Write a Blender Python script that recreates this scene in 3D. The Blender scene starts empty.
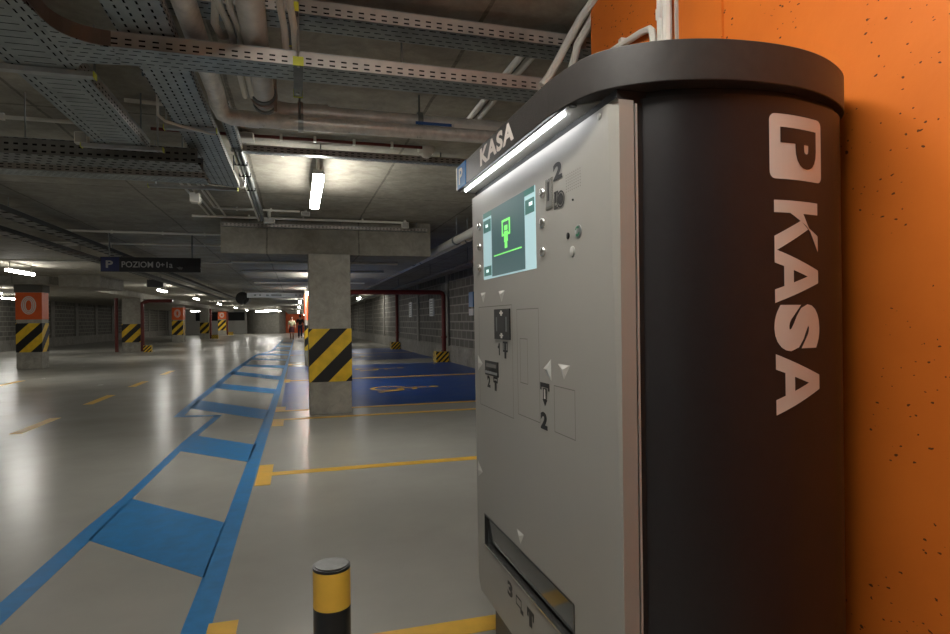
import bpy, bmesh, math, random
from mathutils import Vector, Matrix
random.seed(7)
S = bpy.context.scene
COL = S.collection
PI = math.pi

# ---------------------------------------------------------------- camera, world, exposure
F_PX, YAW, ROLL = 604.0, math.radians(16.42), math.radians(0.7)
cam_d = bpy.data.cameras.new('camera')
cam_d.sensor_width = 36.0
cam_d.lens = 36.0 * F_PX / 950.0
cam_d.shift_y = 2.8 / 950.0
cam_d.clip_start = 0.02
cam_d.clip_end = 300
cam = bpy.data.objects.new('camera', cam_d)
COL.objects.link(cam)
fw = Vector((math.sin(YAW), math.cos(YAW), 0))
r0 = Vector((math.cos(YAW), -math.sin(YAW), 0))
u0 = Vector((0, 0, 1))
rr = r0 * math.cos(ROLL) - u0 * math.sin(ROLL)
uu = u0 * math.cos(ROLL) + r0 * math.sin(ROLL)
cam.matrix_world = Matrix(((rr.x, uu.x, -fw.x, 0), (rr.y, uu.y, -fw.y, 0), (rr.z, uu.z, -fw.z, 1.3), (0, 0, 0, 1)))
S.camera = cam
w = bpy.data.worlds.new('world')
S.world = w
w.use_nodes = True
w.node_tree.nodes['Background'].inputs[0].default_value = (0.55, 0.55, 0.5, 1)
w.node_tree.nodes['Background'].inputs[1].default_value = 0.02
S.view_settings.view_transform = 'Standard'
S.view_settings.look = 'None'
S.view_settings.exposure = 0.7
S.view_settings.gamma = 1.0
S.view_settings.use_curve_mapping = False
LAMP = 42.0          # emission of the ceiling tube lamps

# ---------------------------------------------------------------- materials
def new_mat(name):
    m = bpy.data.materials.new(name)
    m.use_nodes = True
    return m, m.node_tree.nodes, m.node_tree.links, m.node_tree.nodes['Principled BSDF']

def rgb(c): return (c[0], c[1], c[2], 1)

def mat(name, col, rough=0.5, metal=0.0, var=0.0, scale=6.0, bump=0.0, bscale=60.0, spec=0.5, stretch=None, rvar=0.0):
    m, N, L, B = new_mat(name)
    B.inputs['Base Color'].default_value = rgb(col)
    B.inputs['Roughness'].default_value = rough
    B.inputs['Metallic'].default_value = metal
    B.inputs['Specular IOR Level'].default_value = spec
    tc = N.new('ShaderNodeTexCoord')
    src = tc.outputs['Object']
    if stretch:
        mp = N.new('ShaderNodeMapping'); mp.inputs['Scale'].default_value = stretch
        L.new(src, mp.inputs[0]); src = mp.outputs[0]
    if var or rvar:
        n = N.new('ShaderNodeTexNoise'); n.inputs['Scale'].default_value = scale
        n.inputs['Detail'].default_value = 8; n.inputs['Roughness'].default_value = 0.65
        L.new(src, n.inputs['Vector'])
        if var:
            r = N.new('ShaderNodeValToRGB')
            r.color_ramp.elements[0].position = 0.3; r.color_ramp.elements[1].position = 0.7
            r.color_ramp.elements[0].color = rgb([max(0, c * (1 - var)) for c in col])
            r.color_ramp.elements[1].color = rgb([min(1, c * (1 + var)) for c in col])
            L.new(n.outputs['Fac'], r.inputs[0]); L.new(r.outputs[0], B.inputs['Base Color'])
        if rvar:
            mr = N.new('ShaderNodeMapRange')
            mr.inputs['From Min'].default_value = .3; mr.inputs['From Max'].default_value = .7
            mr.inputs['To Min'].default_value = max(.02, rough - rvar); mr.inputs['To Max'].default_value = min(1, rough + rvar)
            L.new(n.outputs['Fac'], mr.inputs[0]); L.new(mr.outputs[0], B.inputs['Roughness'])
    if bump:
        n2 = N.new('ShaderNodeTexNoise'); n2.inputs['Scale'].default_value = bscale; n2.inputs['Detail'].default_value = 4
        L.new(src, n2.inputs['Vector'])
        bp = N.new('ShaderNodeBump'); bp.inputs['Strength'].default_value = bump; bp.inputs['Distance'].default_value = 0.01
        L.new(n2.outputs['Fac'], bp.inputs['Height']); L.new(bp.outputs[0], B.inputs['Normal'])
    return m

def emis(name, col, strength):
    m, N, L, B = new_mat(name)
    B.inputs['Base Color'].default_value = rgb(col)
    B.inputs['Emission Color'].default_value = rgb(col)
    B.inputs['Emission Strength'].default_value = strength
    B.inputs['Roughness'].default_value = .3
    return m

def mth(N, L, op, a, b=None, clamp=False):
    n = N.new('ShaderNodeMath'); n.operation = op; n.use_clamp = clamp
    for i, v in enumerate((a, b)):
        if v is None: continue
        if isinstance(v, (int, float)): n.inputs[i].default_value = v
        else: L.new(v, n.inputs[i])
    return n.outputs[0]

def slotted(name, col, ua, va, pu, su, pv, sv, rough=.42, voff=0.0, metal=.75, stag=0.5, vmax=None):
    """sheet steel with rows of punched slots: ua along, va across (object axes 0,1,2)"""
    m, N, L, B = new_mat(name)
    B.inputs['Base Color'].default_value = rgb(col)
    B.inputs['Metallic'].default_value = metal; B.inputs['Roughness'].default_value = rough
    tc = N.new('ShaderNodeTexCoord'); sx = N.new('ShaderNodeSeparateXYZ')
    L.new(tc.outputs['Object'], sx.inputs[0])
    nz = N.new('ShaderNodeTexNoise'); nz.inputs['Scale'].default_value = 9; nz.inputs['Detail'].default_value = 6
    L.new(tc.outputs['Object'], nz.inputs['Vector'])
    rp = N.new('ShaderNodeValToRGB')
    rp.color_ramp.elements[0].position = .3; rp.color_ramp.elements[1].position = .72
    rp.color_ramp.elements[0].color = rgb([c * .75 for c in col]); rp.color_ramp.elements[1].color = rgb([c * 1.2 for c in col])
    L.new(nz.outputs['Fac'], rp.inputs[0]); L.new(rp.outputs[0], B.inputs['Base Color'])
    vv = mth(N, L, 'DIVIDE', mth(N, L, 'ADD', sx.outputs[va], voff + 100 * pv), pv)
    row = mth(N, L, 'FLOOR', vv)
    u_ = mth(N, L, 'ADD', mth(N, L, 'DIVIDE', mth(N, L, 'ADD', sx.outputs[ua], 50.0), pu), mth(N, L, 'MULTIPLY', row, stag))
    fu = mth(N, L, 'FRACT', u_); fv = mth(N, L, 'FRACT', vv)
    mu = mth(N, L, 'LESS_THAN', fu, su); mv = mth(N, L, 'LESS_THAN', mth(N, L, 'ABSOLUTE', mth(N, L, 'SUBTRACT', fv, .5)), sv / 2)
    mask = mth(N, L, 'MULTIPLY', mu, mv)
    if vmax: mask = mth(N, L, 'MULTIPLY', mask, mth(N, L, 'LESS_THAN', sx.outputs[va], vmax))
    tr = N.new('ShaderNodeBsdfDiffuse'); tr.inputs[0].default_value = (.012, .012, .012, 1); mx = N.new('ShaderNodeMixShader')
    out = N['Material Output']
    L.new(mask, mx.inputs[0]); L.new(B.outputs[0], mx.inputs[1]); L.new(tr.outputs[0], mx.inputs[2])
    L.new(mx.outputs[0], out.inputs['Surface'])
    return m

def wide_sheet(name, col, half):
    """wide tray floor running along y: cross slots in the middle, rows of long slots near both edges"""
    m, N, L, B = new_mat(name)
    B.inputs['Metallic'].default_value = .7; B.inputs['Roughness'].default_value = .45
    tc = N.new('ShaderNodeTexCoord'); sx = N.new('ShaderNodeSeparateXYZ'); L.new(tc.outputs['Object'], sx.inputs[0])
    nz = N.new('ShaderNodeTexNoise'); nz.inputs['Scale'].default_value = 9; nz.inputs['Detail'].default_value = 6; L.new(tc.outputs['Object'], nz.inputs['Vector'])
    rp = N.new('ShaderNodeValToRGB'); rp.color_ramp.elements[0].position = .3; rp.color_ramp.elements[1].position = .72
    rp.color_ramp.elements[0].color = rgb([c * .75 for c in col]); rp.color_ramp.elements[1].color = rgb([c * 1.2 for c in col])
    L.new(nz.outputs['Fac'], rp.inputs[0]); L.new(rp.outputs[0], B.inputs['Base Color'])
    ax = mth(N, L, 'ABSOLUTE', sx.outputs[0])
    def fr(o, p, off=50.): return mth(N, L, 'FRACT', mth(N, L, 'DIVIDE', mth(N, L, 'ADD', o, off), p))
    row = mth(N, L, 'MULTIPLY', mth(N, L, 'LESS_THAN', fr(sx.outputs[1], .06), .1), mth(N, L, 'LESS_THAN', ax, half * .42))
    col2 = None
    for c in (.62, .84):
        k = mth(N, L, 'LESS_THAN', mth(N, L, 'ABSOLUTE', mth(N, L, 'SUBTRACT', ax, half * c)), .0035)
        k = mth(N, L, 'MULTIPLY', k, mth(N, L, 'LESS_THAN', fr(sx.outputs[1], .06, 50 + c * .1), .55))
        col2 = k if col2 is None else mth(N, L, 'MAXIMUM', col2, k)
    mask = mth(N, L, 'MAXIMUM', row, col2)
    tr = N.new('ShaderNodeBsdfDiffuse'); tr.inputs[0].default_value = (.012, .012, .012, 1); mx = N.new('ShaderNodeMixShader')
    L.new(mask, mx.inputs[0]); L.new(B.outputs[0], mx.inputs[1]); L.new(tr.outputs[0], mx.inputs[2])
    L.new(mx.outputs[0], N['Material Output'].inputs['Surface'])
    return m

def hazard(name, period, sgn=1.0, zoff=0.0):
    m, N, L, B = new_mat(name)
    tc = N.new('ShaderNodeTexCoord'); sx = N.new('ShaderNodeSeparateXYZ'); L.new(tc.outputs['Object'], sx.inputs[0])
    a = mth(N, L, 'SUBTRACT', sx.outputs[0], mth(N, L, 'MULTIPLY', sx.outputs[2], sgn))
    a = mth(N, L, 'ADD', a, sx.outputs[1])
    fr = mth(N, L, 'FRACT', mth(N, L, 'ADD', mth(N, L, 'DIVIDE', a, period), 40 + zoff))
    k = mth(N, L, 'LESS_THAN', fr, .5)
    mx = N.new('ShaderNodeMix'); mx.data_type = 'RGBA'
    mx.inputs['A'].default_value = (.9, .58, .03, 1); mx.inputs['B'].default_value = (.012, .012, .012, 1)
    L.new(k, mx.inputs['Factor'])
    n = N.new('ShaderNodeTexNoise'); n.inputs['Scale'].default_value = 7; n.inputs['Detail'].default_value = 8
    L.new(tc.outputs['Object'], n.inputs['Vector'])
    mr = N.new('ShaderNodeMapRange'); mr.inputs['From Min'].default_value = .3; mr.inputs['From Max'].default_value = .7
    mr.inputs['To Min'].default_value = .8; mr.inputs['To Max'].default_value = 1.1; L.new(n.outputs['Fac'], mr.inputs[0])
    mm = N.new('ShaderNodeMix'); mm.data_type = 'RGBA'; mm.blend_type = 'MULTIPLY'; mm.inputs['Factor'].default_value = 1
    L.new(mx.outputs['Result'], mm.inputs['A']); L.new(mr.outputs[0], mm.inputs['B'])
    L.new(mm.outputs['Result'], B.inputs['Base Color']); B.inputs['Roughness'].default_value = .5
    return m

def concrete(name, c0, c1, board=None, rough=.8):
    """raw concrete: mottled, with pores and the lines of formwork boards"""
    m, N, L, B = new_mat(name)
    tc = N.new('ShaderNodeTexCoord')
    n = N.new('ShaderNodeTexNoise'); n.inputs['Scale'].default_value = 1.6; n.inputs['Detail'].default_value = 10; n.inputs['Roughness'].default_value = .68
    L.new(tc.outputs['Object'], n.inputs['Vector'])
    r = N.new('ShaderNodeValToRGB'); r.color_ramp.elements[0].position = .32; r.color_ramp.elements[1].position = .7
    r.color_ramp.elements[0].color = rgb(c0); r.color_ramp.elements[1].color = rgb(c1)
    L.new(n.outputs['Fac'], r.inputs[0])
    nb = N.new('ShaderNodeTexNoise'); nb.inputs['Scale'].default_value = 7; nb.inputs['Detail'].default_value = 9; nb.inputs['Roughness'].default_value = .72; nb.inputs['Distortion'].default_value = .6
    L.new(tc.outputs['Object'], nb.inputs['Vector'])
    mrb = N.new('ShaderNodeMapRange'); mrb.inputs['From Min'].default_value = .33; mrb.inputs['From Max'].default_value = .67
    mrb.inputs['To Min'].default_value = .78; mrb.inputs['To Max'].default_value = 1.16; L.new(nb.outputs['Fac'], mrb.inputs[0])
    mxb = N.new('ShaderNodeMix'); mxb.data_type = 'RGBA'; mxb.blend_type = 'MULTIPLY'; mxb.inputs['Factor'].default_value = 1
    L.new(r.outputs[0], mxb.inputs['A']); L.new(mrb.outputs[0], mxb.inputs['B'])
    colr = mxb.outputs['Result']
    n3 = N.new('ShaderNodeTexNoise'); n3.inputs['Scale'].default_value = 30; n3.inputs['Detail'].default_value = 3
    L.new(tc.outputs['Object'], n3.inputs['Vector'])
    if board:
        sx = N.new('ShaderNodeSeparateXYZ'); L.new(tc.outputs['Object'], sx.inputs[0])
        wob = mth(N, L, 'MULTIPLY', n.outputs['Fac'], .05)
        tot = None
        for ax, per in board:
            fr = mth(N, L, 'FRACT', mth(N, L, 'DIVIDE', mth(N, L, 'ADD', mth(N, L, 'ADD', sx.outputs[ax], 100.37), wob), per))
            k = mth(N, L, 'LESS_THAN', fr, .018 / per * 1.2)
            tot = k if tot is None else mth(N, L, 'MAXIMUM', tot, k)
        gate = mth(N, L, 'MULTIPLY', tot, mth(N, L, 'MULTIPLY', n3.outputs['Fac'], 1.1))
        mx = N.new('ShaderNodeMix'); mx.data_type = 'RGBA'
        L.new(gate, mx.inputs['Factor']); L.new(colr, mx.inputs['A']); mx.inputs['B'].default_value = rgb([c * .3 for c in c0])
        colr = mx.outputs['Result']
    L.new(colr, B.inputs['Base Color']); B.inputs['Roughness'].default_value = rough
    B.inputs['Specular IOR Level'].default_value = .25
    bp = N.new('ShaderNodeBump'); bp.inputs['Strength'].default_value = .25; bp.inputs['Distance'].default_value = .01
    L.new(n3.outputs['Fac'], bp.inputs['Height']); L.new(bp.outputs[0], B.inputs['Normal'])
    return m

def block_wall(name, axis):
    m, N, L, B = new_mat(name)
    tc = N.new('ShaderNodeTexCoord'); sx = N.new('ShaderNodeSeparateXYZ'); L.new(tc.outputs['Object'], sx.inputs[0])
    cb = N.new('ShaderNodeCombineXYZ'); L.new(sx.outputs[axis], cb.inputs[0]); L.new(sx.outputs[2], cb.inputs[1])
    br = N.new('ShaderNodeTexBrick'); L.new(cb.outputs[0], br.inputs['Vector'])
    br.inputs['Scale'].default_value = 1.0; br.inputs['Brick Width'].default_value = .5; br.inputs['Row Height'].default_value = .25
    br.inputs['Mortar Size'].default_value = .02
    br.inputs['Color1'].default_value = (.11, .105, .09, 1); br.inputs['Color2'].default_value = (.16, .15, .13, 1)
    br.inputs['Mortar'].default_value = (.3, .285, .25, 1)
    L.new(br.outputs['Color'], B.inputs['Base Color']); B.inputs['Roughness'].default_value = .9
    return m

def floor_mat():
    m, N, L, B = new_mat('floor_coating')
    tc = N.new('ShaderNodeTexCoord')
    n = N.new('ShaderNodeTexNoise'); n.inputs['Scale'].default_value = .9; n.inputs['Detail'].default_value = 9; n.inputs['Roughness'].default_value = .6
    L.new(tc.outputs['Object'], n.inputs['Vector'])
    r = N.new('ShaderNodeValToRGB'); r.color_ramp.elements[0].position = .3; r.color_ramp.elements[1].position = .72
    r.color_ramp.elements[0].color = (.40, .392, .355, 1); r.color_ramp.elements[1].color = (.475, .467, .425, 1)
    L.new(n.outputs['Fac'], r.inputs[0]); L.new(r.outputs[0], B.inputs['Base Color'])
    mr = N.new('ShaderNodeMapRange'); mr.inputs['From Min'].default_value = .3; mr.inputs['From Max'].default_value = .7
    mr.inputs['To Min'].default_value = .235; mr.inputs['To Max'].default_value = .275; L.new(n.outputs['Fac'], mr.inputs[0])
    L.new(mr.outputs[0], B.inputs['Roughness']); B.inputs['Specular IOR Level'].default_value = .22
    n2 = N.new('ShaderNodeTexNoise'); n2.inputs['Scale'].default_value = 5; n2.inputs['Detail'].default_value = 3
    L.new(tc.outputs['Object'], n2.inputs['Vector'])
    bp = N.new('ShaderNodeBump'); bp.inputs['Strength'].default_value = .12; bp.inputs['Distance'].default_value = .01
    L.new(n2.outputs['Fac'], bp.inputs['Height']); L.new(bp.outputs[0], B.inputs['Normal'])
    return m

def orange_mat():
    m, N, L, B = new_mat('orange_wall_paint')
    tc = N.new('ShaderNodeTexCoord')
    base = (.78, .2, .018)
    n = N.new('ShaderNodeTexNoise'); n.inputs['Scale'].default_value = 3; n.inputs['Detail'].default_value = 8
    L.new(tc.outputs['Object'], n.inputs['Vector'])
    r = N.new('ShaderNodeValToRGB'); r.color_ramp.elements[0].position = .3; r.color_ramp.elements[1].position = .7
    r.color_ramp.elements[0].color = (.57, .134, .014, 1); r.color_ramp.elements[1].color = (.66, .164, .018, 1)
    L.new(n.outputs['Fac'], r.inputs[0])
    # sparse pock marks
    mp = N.new('ShaderNodeMapping'); mp.inputs['Scale'].default_value = (1, 1, 1.6); L.new(tc.outputs['Object'], mp.inputs[0])
    ds = N.new('ShaderNodeTexNoise'); ds.inputs['Scale'].default_value = 40
    L.new(mp.outputs[0], ds.inputs['Vector'])
    ad = N.new('ShaderNodeVectorMath'); ad.operation = 'SCALE'; ad.inputs['Scale'].default_value = .02; L.new(ds.outputs['Color'], ad.inputs[0])
    ad2 = N.new('ShaderNodeVectorMath'); ad2.operation = 'ADD'; L.new(mp.outputs[0], ad2.inputs[0]); L.new(ad.outputs[0], ad2.inputs[1])
    v = N.new('ShaderNodeTexVoronoi'); v.inputs['Scale'].default_value = 34; L.new(ad2.outputs[0], v.inputs['Vector'])
    n4 = N.new('ShaderNodeTexNoise'); n4.inputs['Scale'].default_value = 4.5; n4.inputs['Detail'].default_value = 2; L.new(tc.outputs['Object'], n4.inputs['Vector'])
    sc = N.new('ShaderNodeSeparateColor'); L.new(v.outputs['Color'], sc.inputs[0])
    rad = mth(N, L, 'MULTIPLY', mth(N, L, 'SUBTRACT', sc.outputs[0], .45, True), .75)
    k = mth(N, L, 'LESS_THAN', v.outputs['Distance'], rad)
    k = mth(N, L, 'MULTIPLY', k, mth(N, L, 'GREATER_THAN', n4.outputs['Fac'], .49))
    mx = N.new('ShaderNodeMix'); mx.data_type = 'RGBA'; L.new(k, mx.inputs['Factor']); L.new(r.outputs[0], mx.inputs['A'])
    mx.inputs['B'].default_value = (.1, .025, .006, 1)
    L.new(mx.outputs['Result'], B.inputs['Base Color']); B.inputs['Roughness'].default_value = .55
    B.inputs['Specular IOR Level'].default_value = .3
    n2 = N.new('ShaderNodeTexNoise'); n2.inputs['Scale'].default_value = 14; n2.inputs['Detail'].default_value = 5; L.new(tc.outputs['Object'], n2.inputs['Vector'])
    hb = mth(N, L, 'SUBTRACT', n2.outputs['Fac'], mth(N, L, 'MULTIPLY', k, .8))
    bp = N.new('ShaderNodeBump'); bp.inputs['Strength'].default_value = .2; bp.inputs['Distance'].default_value = .01
    L.new(hb, bp.inputs['Height']); L.new(bp.outputs[0], B.inputs['Normal'])
    return m

def powder(name, col, rough=.33):
    m = mat(name, col, rough, 0.0, var=.12, scale=40, bump=.12, bscale=700, spec=.4)
    return m

M = {}
M['floor'] = floor_mat()
M['ceiling'] = concrete('ceiling_concrete', (.27, .252, .208), (.43, .405, .34), board=((0, 1.25), (1, 2.5)))
M['beam'] = concrete('beam_concrete', (.27, .255, .215), (.38, .36, .315), board=((0, 1.25),))
M['pillar'] = concrete('pillar_concrete', (.34, .325, .28), (.46, .44, .385))
M['wallc'] = concrete('wall_concrete', (.22, .21, .185), (.33, .315, .28), board=((1, 2.5),))
M['white_wall'] = mat('white_wall_paint', (.5, .49, .45), .7, var=.06)
M['block_y'] = block_wall('block_wall', 1)
M['orange'] = orange_mat()
M['orange_band'] = mat('orange_band_paint', (.8, .13, .025), .5, var=.08)
M['white_paint'] = mat('white_marking', (.75, .72, .66), .5)
M['yellow'] = mat('yellow_marking', (.85, .5, .06), .45, var=.12, scale=5, rvar=.08)
M['blue'] = mat('walkway_blue', (.03, .25, .60), .38, var=.16, scale=9, rvar=.04)
M['navy'] = mat('bay_blue', (.012, .07, .30), .36, var=.2, scale=3, rvar=.04)
M['haz1'] = hazard('hazard_stripes', .476, 1, .2)
M['hazA'] = hazard('hazard_stripes_large', .60, 1, .2)
M['hazS'] = hazard('hazard_stripes_small', .16, 1, .1)
M['dark'] = powder('dark_powder_coat', (.017, .015, .0165))
M['cap'] = powder('cap_powder_coat', (.036, .032, .03), .42)
M['panel'] = mat('grey_panel', (.335, .322, .292), .42, .1, var=.02, scale=3, bump=.02, bscale=500)
M['panel_side'] = mat('grey_panel_side', (.43, .42, .39), .4, .15)
M['inset'] = mat('grey_inset', (.385, .375, .345), .38, .2)
M['emboss'] = mat('embossed_arrow', (.62, .61, .57), .4, .1)
M['groove'] = mat('groove', (.17, .165, .15), .6)
M['black'] = mat('black_plastic', (.012, .012, .012), .4)
M['rubber'] = mat('black_seal', (.008, .008, .008), .7)
M['ink'] = mat('black_print', (.015, .015, .015), .5)
M['light_text'] = mat('pale_lettering', (.66, .6, .55), .5)
M['steel'] = mat('bright_steel', (.62, .61, .58), .25, .95)
M['galv'] = mat('galvanized_steel', (.4, .42, .42), .42, .8, var=.2, scale=12)
M['galv_d'] = mat('dull_galvanized', (.2, .22, .22), .5, .7, var=.25, scale=12)
M['pipe'] = mat('steel_pipe', (.72, .71, .68), .38, .35, var=.2, scale=9, bump=.1, bscale=25, rvar=.1)
M['foil'] = mat('foil_lagging', (.76, .74, .70), .36, .35, var=.2, scale=20, bump=.4, bscale=26, rvar=.1)
M['conduit'] = mat('white_conduit', (.74, .72, .66), .45, var=.06)
M['red_pipe'] = mat('red_pipe_paint', (.13, .014, .01), .4, var=.15)
M['lime'] = mat('lime_cap', (.62, .68, .03), .45)
M['sign_black'] = mat('sign_black', (.009, .009, .011), .4)
M['sign_blue'] = mat('sign_blue', (.02, .16, .42), .4)
M['sign_navy'] = mat('sign_navy', (.012, .02, .1), .4)
M['sign_white'] = mat('sign_white', (.5, .52, .54), .45)
M['lettering'] = mat('sign_lettering', (.42, .41, .4), .5)
M['brass'] = mat('copper_tone_clamp', (.42, .34, .29), .4, .8)
M['blue_tag'] = mat('blue_pipe_tag', (.02, .1, .33), .5)
M['box'] = mat('grey_junction_box', (.42, .41, .38), .5)
M['lamp'] = emis('lamp_diffuser', (1.0, .97, .9), LAMP)
M['strip'] = emis('light_strip', (.95, .97, 1.0), 11.0)
M['scr_teal'] = emis('screen_teal', (.03, .07, .075), .55)
M['scr_dark'] = emis('screen_header', (.012, .07, .06), .8)
M['scr_pale'] = emis('screen_pale', (.34, .5, .53), .42)
M['scr_green'] = emis('screen_green', (.2, .75, .16), .5)
M['scr_white'] = emis('screen_white', (.6, .7, .7), .8)
m, N_, L_, B_ = new_mat('dark_glass'); B_.inputs['Base Color'].default_value = (.07, .075, .075, 1); B_.inputs['Roughness'].default_value = .07
B_.inputs['Transmission Weight'].default_value = 0.0; B_.inputs['Specular IOR Level'].default_value = .9; M['glass'] = m
for k, c, rg in (('skin', (.45, .25, .17), .5), ('hair', (.03, .02, .015), .5), ('shirt_dark', (.012, .012, .016), .8), ('jeans', (.02, .035, .09), .8),
                 ('top_pale', (.5, .48, .3), .8), ('skirt', (.05, .008, .014), .8), ('shoe', (.02, .02, .02), .5), ('hair_brown', (.16, .08, .04), .5), ('bag', (.02, .02, .02), .6)):
    M[k] = mat(k, c, rg)
M['tb_x'] = slotted('tray_sheet_x', (.36, .40, .40), 0, 1, .048, .62, .042, .17)
M['tb_y'] = slotted('tray_sheet_y', (.36, .40, .40), 1, 0, .05, .5, .042, .2, stag=.0)
M['ts_x'] = slotted('tray_rail_x', (.50, .47, .44), 0, 2, .05, .48, .02, .34, stag=.0, voff=-.003, vmax=.043, metal=.6)
M['ts_y'] = slotted('tray_rail_y', (.42, .42, .41), 1, 2, .05, .48, .02, .34, stag=.0, voff=-.003, vmax=.043, metal=.6)
M['td_x'] = slotted('dark_tray_rail', (.2, .2, .19), 0, 2, .05, .5, .04, .3, stag=.0)
M['tl_y'] = slotted('tray_ladder_y', (.25, .28, .28), 1, 0, .085, .16, .16, .6, stag=.5)
M['tw_y'] = wide_sheet('wide_tray_sheet', (.34, .38, .38), .14)
M['tl_y'] = slotted('tray_ladder_y', (.07, .075, .075), 1, 0, .3, .3, .16, .6, stag=.5)
M['td_y'] = mat('dark_rail', (.07, .075, .07), .5, .4)
M['tl_x'] = slotted('tray_ladder_x', (.2, .215, .21), 0, 1, .06, .45, .07, .3, stag=.5)

# ---------------------------------------------------------------- mesh helpers
class MB:
    def __init__(s): s.bm = bmesh.new()
    def box(s, x0, x1, y0, y1, z0, z1):
        v = [s.bm.verts.new(p) for p in ((x0, y0, z0), (x1, y0, z0), (x1, y1, z0), (x0, y1, z0), (x0, y0, z1), (x1, y0, z1), (x1, y1, z1), (x0, y1, z1))]
        for f in ((3, 2, 1, 0), (4, 5, 6, 7), (0, 1, 5, 4), (1, 2, 6, 5), (2, 3, 7, 6), (3, 0, 4, 7)):
            s.bm.faces.new([v[i] for i in f])
        return s
    def face(s, pts):
        s.bm.faces.new([s.bm.verts.new(p) for p in pts]); return s
    def prism(s, poly, z0, z1, cap=True):
        """polygon in xy, extruded in z (anticlockwise seen from above)"""
        a = [s.bm.verts.new((p[0], p[1], z0)) for p in poly]; b = [s.bm.verts.new((p[0], p[1], z1)) for p in poly]
        n = len(poly)
        for i in range(n): s.bm.faces.new((a[i], a[(i + 1) % n], b[(i + 1) % n], b[i]))
        if cap: s.bm.faces.new(a[::-1]); s.bm.faces.new(b)
        return s
    def extrude(s, pts, d):
        d = Vector(d); a = [s.bm.verts.new(p) for p in pts]; b = [s.bm.verts.new(Vector(p) + d) for p in pts]; n = len(pts)
        for i in range(n): s.bm.faces.new((a[i], a[(i + 1) % n], b[(i + 1) % n], b[i]))
        s.bm.faces.new(a[::-1]); s.bm.faces.new(b); return s
    def tube(s, pts, r, seg=10, cap=True):
        pts = [Vector(p) for p in pts]; rings = []
        rs = r if isinstance(r, (list, tuple)) else [r] * len(pts)
        up = None
        for i, p in enumerate(pts):
            if i == 0: t = pts[1] - p
            elif i == len(pts) - 1: t = p - pts[i - 1]
            else: t = (p - pts[i - 1]).normalized() + (pts[i + 1] - p).normalized()
            t.normalize()
            if up is None: up = Vector((0, 0, 1)) if abs(t.z) < .9 else Vector((1, 0, 0))
            a = t.cross(up)
            if a.length < 1e-4: up = Vector((1, 0, 0)) if abs(t.x) < .9 else Vector((0, 1, 0)); a = t.cross(up)
            a.normalize(); b = a.cross(t).normalized(); up = b
            rings.append([s.bm.verts.new(p + rs[i] * (a * math.cos(2 * PI * k / seg) + b * math.sin(2 * PI * k / seg))) for k in range(seg)])
        for i in range(len(rings) - 1):
            for k in range(seg):
                s.bm.faces.new((rings[i][k], rings[i][(k + 1) % seg], rings[i + 1][(k + 1) % seg], rings[i + 1][k]))
        if cap: s.bm.faces.new(rings[0][::-1]); s.bm.faces.new(rings[-1])
        return s
    def cyl(s, c, r, z0, z1, seg=32, r2=None):
        r2 = r if r2 is None else r2
        return s.tube([(c[0], c[1], z0), (c[0], c[1], z1)], [r, r2], seg)
    def ball(s, c, r, sc=(1, 1, 1), seg=12):
        g = bmesh.ops.create_uvsphere(s.bm, u_segments=seg, v_segments=seg // 2 + 2, radius=r)
        for v in g['verts']: v.co = Vector((v.co.x * sc[0] + c[0], v.co.y * sc[1] + c[1], v.co.z * sc[2] + c[2]))
        return s
    def ring(s, fn, r0, r1, seg=28, a0=0., a1=2 * PI):
        """flat annulus; fn maps (u, v) to a point"""
        closed = abs(a1 - a0) > 6.28; n = seg; last = None; first = None
        for i in range(n + 1):
            a = a0 + (a1 - a0) * i / n
            pr = (s.bm.verts.new(fn(r0[0] * math.cos(a), r0[1] * math.sin(a))), s.bm.verts.new(fn(r1[0] * math.cos(a), r1[1] * math.sin(a))))
            if last: s.bm.faces.new((last[0], last[1], pr[1], pr[0]))
            last = pr
        return s
    def build(s, name, m, parent=None, smooth=False, origin=None, bevel=0, ang=40, fix=True):
        bm = s.bm
        if fix: bmesh.ops.recalc_face_normals(bm, faces=bm.faces[:])
        me = bpy.data.meshes.new(name); 
        if origin is None:
            if parent is not None: origin = ORI[parent.name]
            else:
                xs = [v.co for v in bm.verts]
                origin = Vector(((min(v.x for v in xs) + max(v.x for v in xs)) / 2, (min(v.y for v in xs) + max(v.y for v in xs)) / 2, min(v.z for v in xs)))
        origin = Vector(origin)
        for v in bm.verts: v.co -= origin
        if smooth:
            for f in bm.faces: f.smooth = True
            for e in bm.edges:
                if len(e.link_faces) == 2 and e.calc_face_angle(0) > math.radians(ang): e.smooth = False
        bm.to_mesh(me); bm.free()
        me.materials.append(m)
        o = bpy.data.objects.new(name, me); COL.objects.link(o)
        if parent is not None:
            o.parent = parent; o.location = origin - ORI[parent.name]
        else: o.location = origin
        ORI[o.name] = origin
        if bevel:
            b = o.modifiers.new('bevel', 'BEVEL'); b.width = bevel; b.segments = 2; b.limit_method = 'ANGLE'
        return o
ORI = {}

def tag(o, label, cat, group=None, kind=None):
    o['label'] = label; o['category'] = cat
    if group: o['group'] = group
    if kind: o['kind'] = kind
    return o

def empty(name, loc, label, cat, group=None):
    o = bpy.data.objects.new(name, None); o.empty_display_size = .1
    COL.objects.link(o); o.location = loc; ORI[o.name] = Vector(loc)
    return tag(o, label, cat, group)

def struct(o, label=None):
    o['kind'] = 'structure'
    if label: o['label'] = label
    return o

def catmull(P, n=6, closed=False):
    P = [Vector(p) for p in P]; out = []
    for i in range(len(P) - 1):
        p0 = P[max(i - 1, 0)]; p1 = P[i]; p2 = P[i + 1]; p3 = P[min(i + 2, len(P) - 1)]
        for k in range(n):
            t = k / n
            out.append(.5 * ((2 * p1) + (p2 - p0) * t + (2 * p0 - 5 * p1 + 4 * p2 - p3) * t * t + (3 * p1 - p0 - 3 * p2 + p3) * t ** 3))
    out.append(P[-1]); return out

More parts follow.
